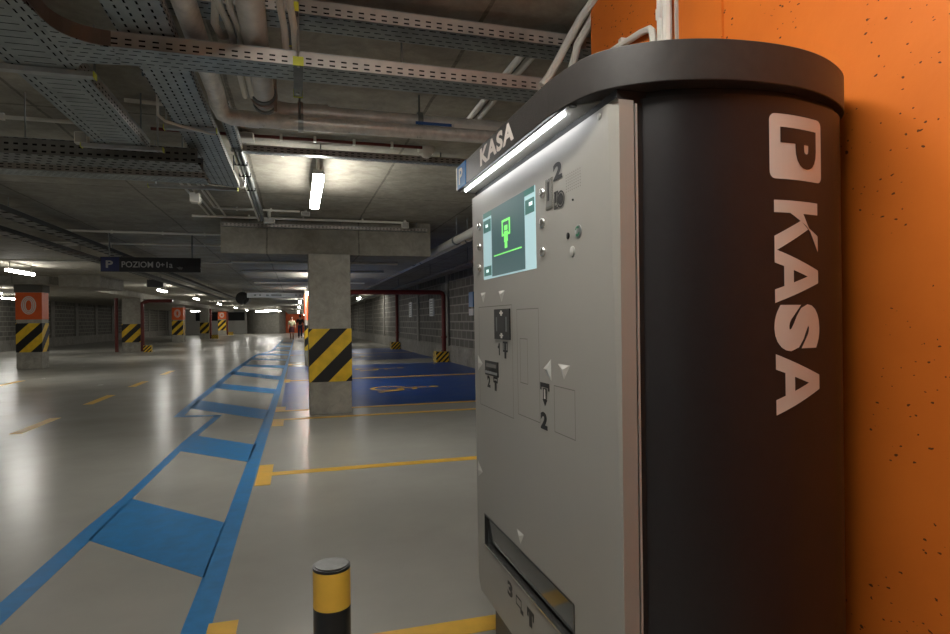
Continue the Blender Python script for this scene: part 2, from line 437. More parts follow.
def text_bm(txt, w, h, bold=.02, cuts=0, spacing=1.0):
    """letters as flat geometry filling the box (0..w, 0..h)"""
    c = bpy.data.curves.new('lettering', 'FONT'); c.body = txt; c.size = 1; c.offset = bold; c.resolution_u = 5; c.space_character = spacing
    o = bpy.data.objects.new('lettering', c); COL.objects.link(o)
    dg = bpy.context.evaluated_depsgraph_get(); dg.update()
    me = bpy.data.meshes.new_from_object(o.evaluated_get(dg))
    bpy.data.objects.remove(o); bpy.data.curves.remove(c)
    bm = bmesh.new(); bm.from_mesh(me); bpy.data.meshes.remove(me)
    xs = [v.co.x for v in bm.verts]; ys = [v.co.y for v in bm.verts]
    x0, x1, y0, y1 = min(xs), max(xs), min(ys), max(ys)
    for v in bm.verts: v.co = Vector(((v.co.x - x0) / (x1 - x0) * w, (v.co.y - y0) / (y1 - y0) * h, 0))
    for i in range(1, cuts):
        bmesh.ops.bisect_plane(bm, geom=bm.verts[:] + bm.edges[:] + bm.faces[:], plane_co=(0, h * i / cuts, 0), plane_no=(0, 1, 0))
    return bm

def text_obj(txt, w, h, fn, m, parent, name='lettering', bold=.02, cuts=0, spacing=1.0):
    b = MB(); b.bm.free(); b.bm = text_bm(txt, w, h, bold, cuts, spacing)
    for v in b.bm.verts: v.co = Vector(fn(v.co.x, v.co.y))
    return b.build(name, m, parent, fix=False)

# ---------------------------------------------------------------- setting
CEIL = 2.74
fl = struct(MB().box(-16, 6, -9, 82, -.2, 0).build('floor', M['floor'], origin=(0, 0, 0)), 'grey glossy coated concrete garage floor')
struct(MB().box(-16, 6, -9, 82, CEIL, CEIL + .25).build('ceiling', M['ceiling'], origin=(0, 0, 0)), 'raw concrete garage ceiling')
struct(MB().box(-.98, 1.92, 8.82, 75, 2.25, CEIL).build('trim_1', M['beam'], origin=(0, 0, 0)), 'lowered concrete slab over the pillar row')
struct(MB().box(-6.55, -5.5, 20, 22.5, 2.4, CEIL).build('trim_2', M['beam'], origin=(0, 0, 0)), 'lowered concrete beam near the left pillars')
struct(MB().box(-8.3, -6.95, 20.5, 75, 2.5, CEIL).build('trim_3', M['beam'], origin=(0, 0, 0)), 'lowered concrete slab over the left pillar row')
struct(MB().box(1.3, 4.6, -8.5, 2.486, 0, CEIL).build('wall_near', M['orange'], origin=(0, 0, 0)), 'orange painted wall behind the pay machine')
struct(MB().box(1.292, 1.3, 1.60, 1.613, 0, CEIL).build('trim_4', M['orange'], origin=(0, 0, 0)), 'narrow joint strip on the orange wall')
wr = struct(MB().box(4.6, 4.8, 2.3, 75, 0, CEIL).build('wall_right', M['block_y'], origin=(0, 0, 0)), 'dark block wall behind the parking bays')
b = MB().box(4.54, 4.6, 2.49, 75, 0, .5); b.build('upstand', M['wallc'], wr)
b = MB()
for i in range(1, 16):
    y = 8.9 + (i - 1) * 4.85
    if y < 74: MB().box(4.55, 4.6, y - .16, y + .16, .5, CEIL).build('wall_post', M['wallc'], wr)
b.bm.free()
wl = struct(MB().box(-14.3, -14.05, -9, 82, 0, CEIL).build('wall_left', M['block_y'], origin=(0, 0, 0)), 'dark block wall on the far left')
MB().box(-14.05, -13.98, -9, 82, 0, .55).build('upstand', M['wallc'], wl)
for i in range(15):
    y = 21.3 + i * 4.1
    MB().box(-14.05, -13.99, y - .28, y + .28, .55, CEIL).build('wall_post', M['wallc'], wl)
struct(MB().box(-16, 6, -9.2, -9, 0, CEIL).build('wall_back', M['wallc'], origin=(0, 0, 0)), 'concrete wall behind the camera')
# far end: white wall with dark opening, curved ramp wall, orange lift lobby
wf = struct(MB().box(-16, -5.6, 76, 76.3, 0, CEIL).build('wall_far', M['white_wall'], origin=(0, 0, 0)), 'pale wall at the far end')
MB().box(-11.2, -5.9, 75.9, 76, 1.55, 2.55).build('opening', M['rubber'], wf)
poly = []
cx, cy, R = -2.0, 76.6, 3.7
for i in range(19):
    a = PI + PI * .5 * i / 18
    poly.append((cx + R * math.cos(a), cy + 0.9 * R * math.sin(a) + 0.0))
poly += [(-1.3, 74.6), (-1.3, 79), (-5.7, 79)]
struct(MB().prism(poly, 0, CEIL).build('wall_ramp', M['wallc'], origin=(0, 0, 0), smooth=True), 'curved concrete ramp wall at the far end')
struct(MB().box(-1.3, 6, 75.5, 75.8, 0, CEIL).build('wall_lobby', M['orange_band'], origin=(0, 0, 0)), 'orange wall at the far end of the lane')

# ---------------------------------------------------------------- floor paint (parts of the floor)
Z1 = .0015
def slab(poly, z0, z1, name, m):
    return MB().prism(poly, z0, z1).build(name, m, fl)
# blue walkway: right border, left borders, rungs
def quad(x0, x1, y0, y1): return [(x0, y0), (x1, y0), (x1, y1), (x0, y1)]
wk = MB()
def addp(mb, poly): mb.prism(poly, 0, Z1)
addp(wk, [(-.52, -3), (-.40, -3), (-.36, 4), (-.315, 10.4), (-.28, 18.3), (-.24, 40), (-.22, 46), (-.30, 46), (-.335, 24), (-.39, 15), (-.43, 9.5), (-.455, 7), (-.47, 4.2), (-.485, 2.7)])
addp(wk, [(-1.39, 1.0), (-1.29, 1.0), (-1.25, 3.1), (-1.21, 4.15), (-1.193, 5.03), (-1.15, 6.76), (-1.117, 7.6), (-1.03, 9.2), (-1.117, 9.18), (-1.22, 7.2), (-1.265, 5.1), (-1.31, 4.4), (-1.35, 3.35)])
rungs = [((-1.22, 4.15), (-.47, 3.35), (-.465, 4.23), (-1.2, 5.04)), ((-1.16, 6.757), (-.455, 6.008), (-.43, 6.81), (-1.12, 7.6)),
         ((-1.60, 10.1), (-.43, 8.575), (-.40, 9.43), (-1.60, 11.1)), ((-1.60, 13.04), (-.40, 11.57), (-.39, 12.35), (-1.60, 14.0)),
         ((-1.65, 16.4), (-.39, 14.3), (-.385, 15.2), (-1.65, 17.4)), ((-1.65, 19.4), (-.385, 17.9), (-.36, 19.0), (-1.65, 20.0)),
         ((-1.65, 22.6), (-.36, 21.3), (-.35, 22.25), (-1.65, 23.4)), ((-1.6, 25.6), (-.35, 24.6), (-.34, 25.6), (-1.55, 26.6)),
         ((-1.2, 29.6), (-.34, 28.2), (-.33, 29.4), (-1.1, 30.8)), ((-1.05, 34), (-.33, 33), (-.32, 34.2), (-1.0, 35.4)), ((-1.0, 39), (-.32, 38), (-.31, 39.6), (-.95, 40.6))]
for q in rungs: addp(wk, list(q))
addp(wk, [(-1.66, 9.22), (-1.05, 9.1), (-1.04, 9.2), (-1.54, 9.32), (-1.56, 10.1), (-1.56, 18), (-1.52, 25), (-1.05, 29), (-.95, 46), (-1.03, 46), (-1.14, 29.3), (-1.62, 25.2), (-1.72, 18), (-1.68, 10.5)])
wk.build('walkway_marking', M['blue'], fl)
# blue disabled bays
for y0, y1 in ((9.32, 13.86), (14.1, 18.25), (20.4, 24.6), (24.8, 29.0)):
    slab(quad(-.25, 4.54, y0, y1), 0, .001, 'bay_paint', M['navy'])
lines = [(2.47, -.28, 4.54), (5.46, -.24, 4.54), (8.46, -.2, 4.54), (9.27, -.2, 4.54), (13.98, -.18, 4.54), (19.3, -.18, .2), (24.7, -.18, 4.54)]
for y, x0, x1 in lines:
    hw = .06 if y < 13 else .09
    slab(quad(x0, x1, y - hw, y + hw), 0, .0022, 'bay_line', M['yellow'])
    slab(quad(x0 - .1, x0 + .02, y - .36, y + .36) if y not in (8.46, 9.27) else (quad(x0 - .12, x0 + .02, y - .5, y + .06) if y < 9 else quad(x0 - .12, x0 + .02, y - .06, y + .45)), 0, .0026, 'bay_line', M['yellow'])
for (x, y0, y1) in ((-3.25, 8.5, 9.75), (-3.28, 11.2, 12.5), (-3.3, 14, 15.2), (-6.2, 14.4, 16.6), (-3.3, 17.0, 18.3)):
    slab(quad(x - .07, x + .07, y0, y1), 0, .002, 'lane_dash', M['yellow'])
# wheelchair symbols: up is +X, right is -Y
def wheelchair(cx, cy, s, m):
    fn = lambda u, v: (cx + v * s, cy - u * s, .0035)
    mb = MB(); mb.ring(lambda u, v: fn(u - .12, v - .22), (.36, .36), (.27, .27), 26, math.radians(105), math.radians(395))
    def bar(p, q, w):
        p = Vector(p); q = Vector(q); d = (q - p).normalized(); n = Vector((-d.y, d.x)) * w / 2
        mb.face([fn(*(p - n)), fn(*(q - n)), fn(*(q + n)), fn(*(p + n))])
    bar((-.12, .52), (-.06, -.05), .11); bar((-.1, .24), (.2, .24), .09); bar((-.1, -.03), (.28, -.03), .11); bar((.25, 0), (.42, -.48), .11); bar((.38, -.46), (.52, -.42), .09)
    mb.ring(lambda u, v: fn(u - .14, v + .66), (.1, .1), (.001, .001), 16)
    mb.build('wheelchair_symbol', m, fl)
for cy, cx, sz in ((11.5, 1.9, 1.0), (16.4, 2.05, 1.0), (22.3, 2.3, .9)): wheelchair(cx, cy, sz, M['yellow'])

# ---------------------------------------------------------------- pay machine
def fx(z): return .62 + (1.753 - z) * .0055       # front sheet leans in slightly towards the floor
mach = empty('parking_pay_machine', (.95, 1.6, 0), 'tall dark parking pay machine with grey front panel, screen and KASA lettering', 'pay machine')
body_pts = [(.684, 1.118), (.686, 1.101), (.698, 1.088), (.755, 1.054), (.85, 1.026), (.97, 1.015), (1.075, 1.033), (1.165, 1.066), (1.228, 1.12), (1.268, 1.19), (1.282, 1.28)]
arc = [Vector((p.x, p.y)) for p in catmull([(a, b_, 0) for a, b_ in body_pts], 8)]
outline = [(p.x, p.y) for p in arc] + [(1.282, 2.1), (.684, 2.1)]
MB().prism(outline, .02, 1.752).build('body', M['dark'], mach, smooth=True, ang=30)
MB().box(.72, 1.25, 1.15, 2.07, 0, .02).build('base_plate', M['rubber'], mach)
cap_pts = [(.563, 2.135), (.563, 1.30), (.577, 1.195), (.605, 1.118), (.67, 1.058), (.75, 1.02), (.85, .998), (.97, .996), (1.07, 1.016), (1.165, 1.058), (1.228, 1.105), (1.272, 1.17), (1.294, 1.26)]
cp = [(p.x, p.y) for p in catmull([(a, b_, 0) for a, b_ in cap_pts[1:]], 8)]
cap_out = [(.568, 2.128), (.563, 2.115)] + cp + [(1.294, 2.15), (.60, 2.15)]
cap = MB().prism(cap_out, 1.768, 1.85).build('cap', M['cap'], mach, smooth=True, ang=30, bevel=.002)
MB().prism([(x + (.99 - x) * .02, y + (1.6 - y) * .02) for x, y in outline], 1.752, 1.768).build('seal', M['rubber'], mach)
MB().box(.632, .70, 1.10, 2.12, 1.742, 1.768).build('door_gap', M['rubber'], mach)
# lit trough under the front edge of the cap
MB().extrude([(.575, 1.22, 1.768), (.575, 2.12, 1.768), (.64, 2.12, 1.768), (.64, 1.16, 1.768)], (0, 0, -.003)).build('light_cover', M['panel_side'], mach)
MB().tube([(.584, 1.25, 1.761), (.584, 2.08, 1.761)], .004, 10).build('light_strip', M['strip'], mach)
MB().cyl((.585, 1.206), .009, 1.7635, 1.765, 16).build('screw_hole', M['black'], mach)
# grey door: front sheet with openings, sides
Yn, Yf, Zb, Zt = 1.085, 2.122, .325, 1.742
SL = (1.318, 2.032, .514, .617)        # pay-out opening
def fp(y, z, off=0.0): return (fx(z) - off, y, z)
mb = MB()
ys = [Yn, SL[0], SL[1], Yf]; zs = [Zb, SL[2], SL[3], Zt]
def tap(y, z): return y if y > Yn + .02 else Yn + .032 * max(0, (z - SL[3]) / (Zt - SL[3]))
for i in range(3):
    for j in range(3):
        if i == 1 and j == 1: continue
        y0, y1, z0, z1 = ys[i], ys[i + 1], zs[j], zs[j + 1]
        if i == 2 and j == 0:
            mb.face([fp(y0, z0), fp(y0, z1), fp(y1, z1), fp(y1, z0 + .07), fp(y1 - .006, z0 + .03), fp(y1 - .03, z0)])
        else: mb.face([fp(tap(y0, z0), z0), fp(tap(y0, z1), z1), fp(y1, z1), fp(y1, z0)])
# sides of the door
XB = .661
for z0, z1 in ((Zb, SL[2]), (SL[2], SL[3]), (SL[3], Zt)):
    mb.face([fp(tap(Yn, z0), z0), fp(tap(Yn, z1), z1), (fx(z1) + .008 * max(0, (z1 - SL[3]) / (Zt - SL[3])), Yn, z1), (fx(z0), Yn, z0)])
    mb.face([(fx(z0), Yn, z0), (fx(z1) + .008 * max(0, (z1 - SL[3]) / (Zt - SL[3])), Yn, z1), (XB, Yn, z1), (XB, Yn, z0)])
mb.face([fp(Yf, Zb + .07), fp(Yf, Zt), (XB, Yf, Zt), (XB, Yf, Zb + .07)])
mb.face([fp(Yn, Zt), fp(Yf, Zt), (XB, Yf, Zt), (XB, Yn, Zt)])
mb.face([fp(Yn, Zb), (XB, Yn, Zb), (XB, Yf - .03, Zb), fp(Yf - .03, Zb)])
mb.face([fp(Yf, Zb + .07), fp(Yf - .006, Zb + .03), fp(Yf - .03, Zb), (XB, Yf - .03, Zb), (XB, Yf, Zb + .07)])
door = mb.build('front_door', M['panel'], mach, fix=False)
MB().box(XB, .688, Yn + .012, Yf - .012, Zb + .03, Zt).build('door_seal', M['rubber'], mach)
MB().box(.667, .672, Yn + .004, Yn + .02, Zb + .03, Zt - .004).build('edge_trim', M['panel_side'], mach)
# pay-out recess
mb = MB(); y0, y1, z0, z1 = SL
D = .085
mb.face([fp(y0, z0), fp(y0, z1), (fx(z1) + D, y0, z1), (fx(z0) + D, y0, z0)]); mb.face([fp(y1, z0), fp(y1, z1), (fx(z1) + D, y1, z1), (fx(z0) + D, y1, z0)])
mb.face([fp(y0, z1), fp(y1, z1), (fx(z1) + D, y1, z1), (fx(z1) + D, y0, z1)]); mb.face([fp(y0, z0), fp(y1, z0), (fx(z0) + D, y1, z0), (fx(z0) + D, y0, z0)])
mb.face([(fx(z0) + D, y0, z0), (fx(z0) + D, y1, z0), (fx(z1) + D, y1, z1), (fx(z1) + D, y0, z1)])
tray = mb.build('payout_tray', M['galv_d'], mach)
mb = MB(); mb.extrude([(fx(z1) + .006, y0 + .006, z1 - .004), (fx(z1) + .006, y1 - .006, z1 - .004), (fx(z0) + .012, y1 - .006, z0 + .016), (fx(z0) + .012, y0 + .006, z0 + .016)], (.004, 0, 0))
mb.build('glass_flap', M['glass'], tray)
mb = MB().box(fx(z0) - .004, fx(z0) + .03, y0 - .002, y1 + .002, z0 - .004, z0 + .001); mb.build('steel_lip', M['steel'], tray)
mb = MB()
for yy0, yy1, zz0, zz1 in ((y0 - .003, y0 + .003, z0, z1), (y1 - .003, y1 + .003, z0, z1), (y0, y1, z1 - .003, z1 + .002)):
    mb.box(fx(zz0) - .0015, fx(zz0) + .01, yy0, yy1, zz0, zz1)
mb.build('tray_frame', M['black'], tray)

def plate(y0, y1, z0, z1, name, m, off=.001, parent=None):
    a = [fp(y0, z0, off), fp(y1, z0, off), fp(y1, z1, off), fp(y0, z1, off)]
    return MB().extrude(a, (off + .002, 0, 0)).build(name, m, parent or mach)
# screen
scr = plate(1.516, 1.99, 1.437, 1.662, 'screen', M['scr_pale'], .0012)
def sq(y0, y1, z0, z1, name, m, off=.002): return plate(y0, y1, z0, z1, name, m, off, scr)
sq(1.595, 1.895, 1.442, 1.662, 'screen_field', M['scr_teal'])
sq(1.895, 1.985, 1.645, 1.662, 'screen_header', M['scr_dark']); sq(1.52, 1.595, 1.645, 1.662, 'screen_header', M['scr_dark'])
sq(1.905, 1.982, 1.595, 1.636, 'screen_button', M['scr_dark']); sq(1.522, 1.588, 1.592, 1.632, 'screen_button', M['scr_dark']); sq(1.905, 1.982, 1.448, 1.48, 'screen_button', M['scr_dark'])
for y, z in ((1.945, 1.616), (1.545, 1.617), (1.945, 1.464)): sq(y - .012, y + .012, z - .005, z + .005, 'screen_icon', M['scr_white'], .003)
mb = MB()
def pf(mb, y0, y1, z0, z1, off=.003): mb.extrude([fp(y0, z0, off), fp(y1, z0, off), fp(y1, z1, off), fp(y0, z1, off)], (.001, 0, 0))
for r_ in ((1.715, 1.79, 1.602, 1.609), (1.715, 1.724, 1.562, 1.602), (1.781, 1.79, 1.562, 1.602), (1.738, 1.767, 1.575, 1.59), (1.715, 1.745, 1.559, 1.566), (1.765, 1.79, 1.559, 1.566), (1.736, 1.769, 1.54, 1.572), (1.742, 1.764, 1.52, 1.542)): pf(mb, *r_)
pf(mb, 1.62, 1.87, 1.5045, 1.5085)
mb.build('screen_graphic', M['scr_green'], scr)
# buttons beside the screen
for y, z in ((2.03, 1.627), (2.033, 1.556), (2.036, 1.483), (1.462, 1.628), (1.465, 1.551), (1.467, 1.476)):
    mb = MB(); x = fx(z); mb.tube([(x, y, z), (x - .004, y, z), (x - .007, y, z), (x - .0085, y, z)], [.0135, .0135, .011, .007], 20)
    mb.build('push_button', M['steel'], mach, smooth=True)
# card reader slot, symbols, loudspeaker
plate(1.398, 1.443, 1.58, 1.657, 'card_slot', M['steel'], .002)
plate(1.403, 1.438, 1.585, 1.652, 'slot_mouth', M['groove'], .003)
plate(1.417, 1.426, 1.60, 1.648, 'slot_mouth', M['black'], .004)
def ptext(t, y0, y1, z0, z1, bold=.03, name='lettering', m=None, off=.0012):
    return text_obj(t, y1 - y0, z1 - z0, lambda u, v: fp(y1 - u, z0 + v, off), m or M['ink'], mach, name, bold + .015)
ptext('2', 1.341, 1.394, 1.643, 1.686)
def pict(boxes, name='pictogram', m=None, off=.0012):
    mb = MB()
    for bx in boxes: mb.face([fp(bx[0], bx[2], off), fp(bx[1], bx[2], off), fp(bx[1], bx[3], off), fp(bx[0], bx[3], off)])
    return mb.build(name, m or M['ink'], mach)
def frame(y0, y1, z0, z1, t=.004): return [(y0, y1, z0, z0 + t), (y0, y1, z1 - t, z1), (y0, y0 + t, z0, z1), (y1 - t, y1, z0, z1)]
mb = MB(); mb.ring(lambda u, v: fp(1.352 + u, 1.592 + v, .0016), (.015, .014), (.0005, .0005), 24)
mb.ring(lambda u, v: fp(1.352 + u, 1.592 + v, .0012), (.022, .021), (.018, .017), 24)
mb.build('pictogram', M['ink'], mach); pict(frame(1.366, 1.392, 1.572, 1.616) + [(1.376, 1.386, 1.588, 1.612), (1.375, 1.388, 1.576, 1.582)])
mb = MB()
for i in range(8):
    for j in range(7):
        mb.ring(lambda u, v: fp(1.246 + i * .0105 + u, 1.602 + j * .0066 + v, .0008), (.0021, .0018), (.0001, .0001), 6)
mb.build('loudspeaker_grille', M['groove'], mach)
for y, z, r_, m_, nm in ((1.315, 1.497, .008, 'black', 'camera_hole'), (1.26, 1.5, .0155, 'galv', 'lock'), (1.292, 1.458, .012, 'panel_side', 'lock'), (1.285, 1.607 - .03, .0025, 'black', 'pin_hole'), (1.152, 1.728, .007, 'panel_side', 'pin_hole')):
    mb = MB(); x = fx(z); mb.tube([(x + .002, y, z), (x - .002, y, z), (x - .003, y, z)], [r_, r_, r_ * .8], 20); o = mb.build(nm, M[m_], mach, smooth=True)
mb = MB(); mb.ring(lambda u, v: fp(1.26 + u, 1.5 + v, .0035), (.012, .012), (.007, .007), 16, .4, 2.4); mb.ring(lambda u, v: fp(1.26 + u, 1.5 + v, .0035), (.012, .012), (.007, .007), 16, 3.5, 5.6)
mb.build('pictogram', mat('green_ink', (.03, .2, .1), .5), mach)
# embossed arrows
def arrow(y, z, d, s=.03):
    if d == 'd': P_ = [(y - s, z + .016), (y + s, z + .016), (y, z - .02)]
    elif d == 'r': P_ = [(y + .028, z + .028), (y + .028, z - .028), (y - .028, z)]
    else: P_ = [(y - .026, z + .028), (y - .026, z - .028), (y + .026, z)]
    c = fp(sum(p[0] for p in P_) / 3, sum(p[1] for p in P_) / 3, .005); mb = MB()
    for i in range(3):
        mb.face([fp(*P_[i], .0002), fp(*P_[(i + 1) % 3], .0002), c])
    mb.build('embossed_arrow', M['emboss'], mach)
for a in ((2.006, 1.378, 'd'), (1.809, 1.375, 'd'), (2.054, 1.146, 'r'), (1.455, 1.169, 'l'), (1.352, 1.172, 'd', .035), (2.075, .76, 'r'), (1.677, .656, 'd')): arrow(*a)
# banknote unit
plate(1.731, 1.878, 1.237, 1.333, 'banknote_bezel', M['black'], .004)
plate(1.752, 1.857, 1.262, 1.308, 'banknote_mouth', M['galv_d'], .005)
plate(1.767, 1.842, 1.262, 1.308, 'banknote_mouth', M['black'], .006)
for zz in (1.32, 1.249):
    pict([(1.797, 1.813, zz - .008, zz + .008), (1.788, 1.822, zz - .002, zz + .003)], 'pictogram', M['white_paint'], .0046)
pict([(1.833, 1.843, 1.185, 1.224), (1.843, 1.853, 1.207, 1.215), (1.838, 1.847, 1.212, 1.22)], 'lettering'); pict(frame(1.757, 1.803, 1.198, 1.231, .006) + [(1.772, 1.79, 1.204, 1.226), (1.771, 1.789, 1.178, 1.2)])
plate(1.853, 1.99, 1.112, 1.161, 'card_slot', M['black'], .003); plate(1.87, 1.975, 1.14, 1.152, 'slot_mouth', M['groove'], .004); plate(1.86, 1.985, 1.118, 1.126, 'slot_mouth', M['galv'], .004)
ptext('2', 1.938, 1.972, 1.070, 1.110); pict(frame(1.86, 1.905, 1.092, 1.111, .006) + [(1.872, 1.893, 1.066, 1.1)])
def outline_rect(y0, y1, z0, z1):
    pict(frame(y0, y1, z0, z1, .0022), 'cover_joint', M['groove'], .0006)
outline_rect(1.507, 1.675, 1.02, 1.33); outline_rect(1.592, 1.652, 1.115, 1.245); outline_rect(1.292, 1.413, 1.013, 1.132); outline_rect(1.715, 2.06, 1.0, 1.345)
pict([(1.44, 1.502, 1.120, 1.132), (1.44, 1.449, 1.112, 1.121), (1.493, 1.502, 1.112, 1.121), (1.459, 1.483, 1.085, 1.118)])
pict([(1.466, 1.476, 1.09, 1.115)], 'pictogram', M['emboss'], .0018)
mb = MB(); mb.face([fp(1.487, 1.088, .0013), fp(1.455, 1.088, .0013), fp(1.471, 1.070, .0013)]); mb.build('pictogram', M['ink'], mach)
ptext('2', 1.457, 1.503, 1.008, 1.054, .04)
ptext('3', 1.752, 1.798, .437, .483); pict(frame(1.675, 1.722, .44, .468, .005) + [(1.66, 1.685, .428, .442)]); pict([(1.575, 1.63, .462, .474), (1.577, 1.587, .448, .464), (1.618, 1.63, .448, .464), (1.592, 1.614, .425, .462)])
# lettering on the cap: blue P tile and KASA
capf = lambda u0_, v0: (lambda u, v: (.5615, u0_ - u, v0 + v))
t_ = MB().box(.5605, .565, 2.0, 2.108, 1.769, 1.849).build('parking_tile', M['sign_blue'], cap)
text_obj('P', .05, .056, lambda u, v: (.5598, 2.083 - u, 1.781 + v), M['white_paint'], t_, bold=.03)
MB().box(.5605, .568, 2.108, 2.122, 1.769, 1.849).build('tile_edge', M['white_paint'], cap)
text_obj('KASA', .31, .056, lambda u, v: (.5618, 1.828 - u, 1.783 + v), M['light_text'], cap, bold=.042, spacing=1.12)
# lettering wrapped round the curved side
lens = [0.0]
for i in range(1, len(arc)): lens.append(lens[-1] + (arc[i] - arc[i - 1]).length)
def on_arc(s_, off=.0012):
    s_ = max(0, min(lens[-1] - 1e-6, s_))
    for i in range(1, len(arc)):
        if lens[i] >= s_:
            t = (s_ - lens[i - 1]) / (lens[i] - lens[i - 1]); p = arc[i - 1].lerp(arc[i], t)
            d = (arc[i] - arc[i - 1]).normalized(); n = Vector((d.y, -d.x)); p = p + n * off
            return p.x, p.y
def s_at_x(x):
    for i in range(1, len(arc)):
        if arc[i].x >= x and arc[i].y < 1.2: return lens[i - 1] + (x - arc[i - 1].x) / max(1e-6, arc[i].x - arc[i - 1].x) * (lens[i] - lens[i - 1])
sP0, sP1 = s_at_x(.932), s_at_x(1.084); sK0, sK1 = s_at_x(.941), s_at_x(1.068)
def side(z_top, s0, off): return lambda u, v: (*on_arc(s0 + v, off), z_top - u)
# tile with rounded corners
def rrect(w_, h_, r_, n=5):
    pts = []
    for cx_, cy_, a0 in ((w_ - r_, r_, -PI / 2), (w_ - r_, h_ - r_, 0), (r_, h_ - r_, PI / 2), (r_, r_, PI)):
        for k in range(n + 1): pts.append((cx_ + r_ * math.cos(a0 + PI / 2 * k / n), cy_ + r_ * math.sin(a0 + PI / 2 * k / n)))
    return pts
def flat_to_arc(poly, z_top, s0, off, name, m, parent, cuts=10):
    bm = bmesh.new(); bm.faces.new([bm.verts.new((p[0], p[1], 0)) for p in poly])
    ymx = max(p[1] for p in poly)
    for i in range(1, cuts): bmesh.ops.bisect_plane(bm, geom=bm.verts[:] + bm.edges[:] + bm.faces[:], plane_co=(0, ymx * i / cuts, 0), plane_no=(0, 1, 0))
    f_ = side(z_top, s0, off); mb = MB(); mb.bm.free(); mb.bm = bm
    for v in bm.verts: v.co = Vector(f_(v.co.x, v.co.y))
    return mb.build(name, m, parent, fix=False)
bodyo = [o for o in mach.children if o.name.startswith('body')][0]
tile = flat_to_arc(rrect(.134, sP1 - sP0, .014), 1.717, sP0, .0010, 'parking_tile', M['light_text'], bodyo)
hP = sP1 - sP0
text_obj('P', .083, hP * .70, lambda u, v: side(1.690, sP0 + hP * .17, .0018)(u, v), M['dark'], tile, bold=.055, cuts=8)
# bold sans letters drawn as polygons in a unit box (u along the word, v up)
LET = {'K': [[(0, 0), (.24, 0), (.24, 1), (0, 1)], [(.24, .62), (.24, .32), (.66, 1), (.98, 1)], [(.38, .56), (.54, .74), (1.0, 0), (.70, 0)]],
       'A': [[(0, 0), (.25, 0), (.60, 1), (.38, 1)], [(1.0, 0), (.75, 0), (.40, 1), (.62, 1)], [(.2, .18), (.8, .18), (.73, .38), (.27, .38)]]}
hK = sK1 - sK0
for ch, u0_, u1 in (('K', 0, .106), ('A', .101, .212), ('S', .215, .312), ('A', .317, .443)):
    if ch == 'S':
        text_obj('S', u1 - u0_, hK * 1.04, lambda u, v: side(1.539, sK0 - hK * .02, .0014)(u + u0_, v), M['light_text'], bodyo, bold=.075, cuts=10)
    else:
        bm = bmesh.new()
        for q, pl in enumerate(LET[ch]):
            bm.faces.new([bm.verts.new((p[0] * (u1 - u0_), p[1] * hK, q * .00005)) for p in pl])
        for i in range(1, 10): bmesh.ops.bisect_plane(bm, geom=bm.verts[:] + bm.edges[:] + bm.faces[:], plane_co=(0, hK * i / 10, 0), plane_no=(0, 1, 0))
        for v in bm.verts: v.co = Vector(side(1.539, sK0, .0014 + v.co.z)(v.co.x + u0_, v.co.y))
        mb = MB(); mb.bm.free(); mb.bm = bm; mb.build('lettering', M['light_text'], bodyo, fix=False)

# ---------------------------------------------------------------- bollard
bo = empty('bollard', (.1, 2.05, 0), 'short yellow and black striped round bollard in front of the pay machine', 'bollard')
for i, m_ in enumerate(('black', 'yellow', 'black', 'yellow')):
    MB().cyl((.1, 2.05), .0605, i * .122 + .004 * (i == 0), (i + 1) * .122, 40).build('painted_band', M[m_], bo, smooth=True)
MB().tube([(.1, 2.05, .488), (.1, 2.05, .497), (.1, 2.05, .5), (.1, 2.05, .4985)], [.0608, .0608, .056, .054], 40).build('rim', M['black'], bo, smooth=True)
MB().cyl((.1, 2.05), .053, .495, .5005, 40).build('lid', mat('worn_steel_lid', (.12, .12, .115), .45, .5, var=.3, scale=30), bo)
MB().cyl((.1, 2.05), .09, 0, .006, 32).build('base_plate', M['black'], bo)

# ---------------------------------------------------------------- pillars
def zero_mark(x, y, z, w_, h_, parent):
    mb = MB()
    for k in range(3):
        a, b_ = w_ / 2 - k * w_ * .115, h_ / 2 - k * w_ * .115
        mb.ring(lambda u, v: (x + u, y, z + v), (a, b_), (a - w_ * .078, b_ - w_ * .078), 26)
    mb.build('painted_zero', M['white_paint'], parent)
def pillar(x0, x1, y0, y1, ztop, label, band, haz, orange=None, mark=True, capital=None):
    p = empty('concrete_pillar', ((x0 + x1) / 2, (y0 + y1) / 2, 0), label, 'pillar', 'concrete pillars')
    MB().box(x0, x1, y0, y1, 0, ztop).build('shaft', M['pillar'], p, bevel=.012)
    MB().box(x0 - .006, x1 + .006, y0 - .006, y1 + .006, band[0], band[1]).build('hazard_band', M[haz], p)
    if orange:
        ob = MB().box(x0 - .006, x1 + .006, y0 - .006, y1 + .006, orange[0], orange[1]).build('orange_band', M['orange_band'], p)
        if mark:
            zero_mark((x0 + x1) / 2, y0 - .012, (orange[0] + orange[1]) / 2 + .02, (x1 - x0) * .58, (orange[1] - orange[0]) * .68, ob)
    if capital: MB().box(x0 - .03, x1 + .03, y0 - .03, y1 + .03, capital[0], capital[1]).build('capital', mat('dark_capital', (.12, .115, .1), .85), p)
    return p
pillar(.16, .735, 8.72, 9.35, 2.25, 'nearest concrete pillar, striped yellow and black, at the edge of the blue bays', (.455, 1.2), 'haz1')
pillar(.215, .785, 18.6, 19.5, 2.25, 'far concrete pillar mostly hidden behind the nearest one, with an orange band', (.45, 1.2), 'haz1', (1.35, 2.1), False)
pillar(-7.947, -7.287, 20.9, 21.4, 2.5, 'large concrete pillar with orange band and 0, leftmost in the photo', (.50, 1.36), 'hazA', (1.47, 2.27), True, (2.28, 2.5))
pillar(-7.77, -6.98, 31.4, 31.95, 2.5, 'concrete pillar with red pipes on both sides and no orange band', (.45, 1.3), 'hazA')
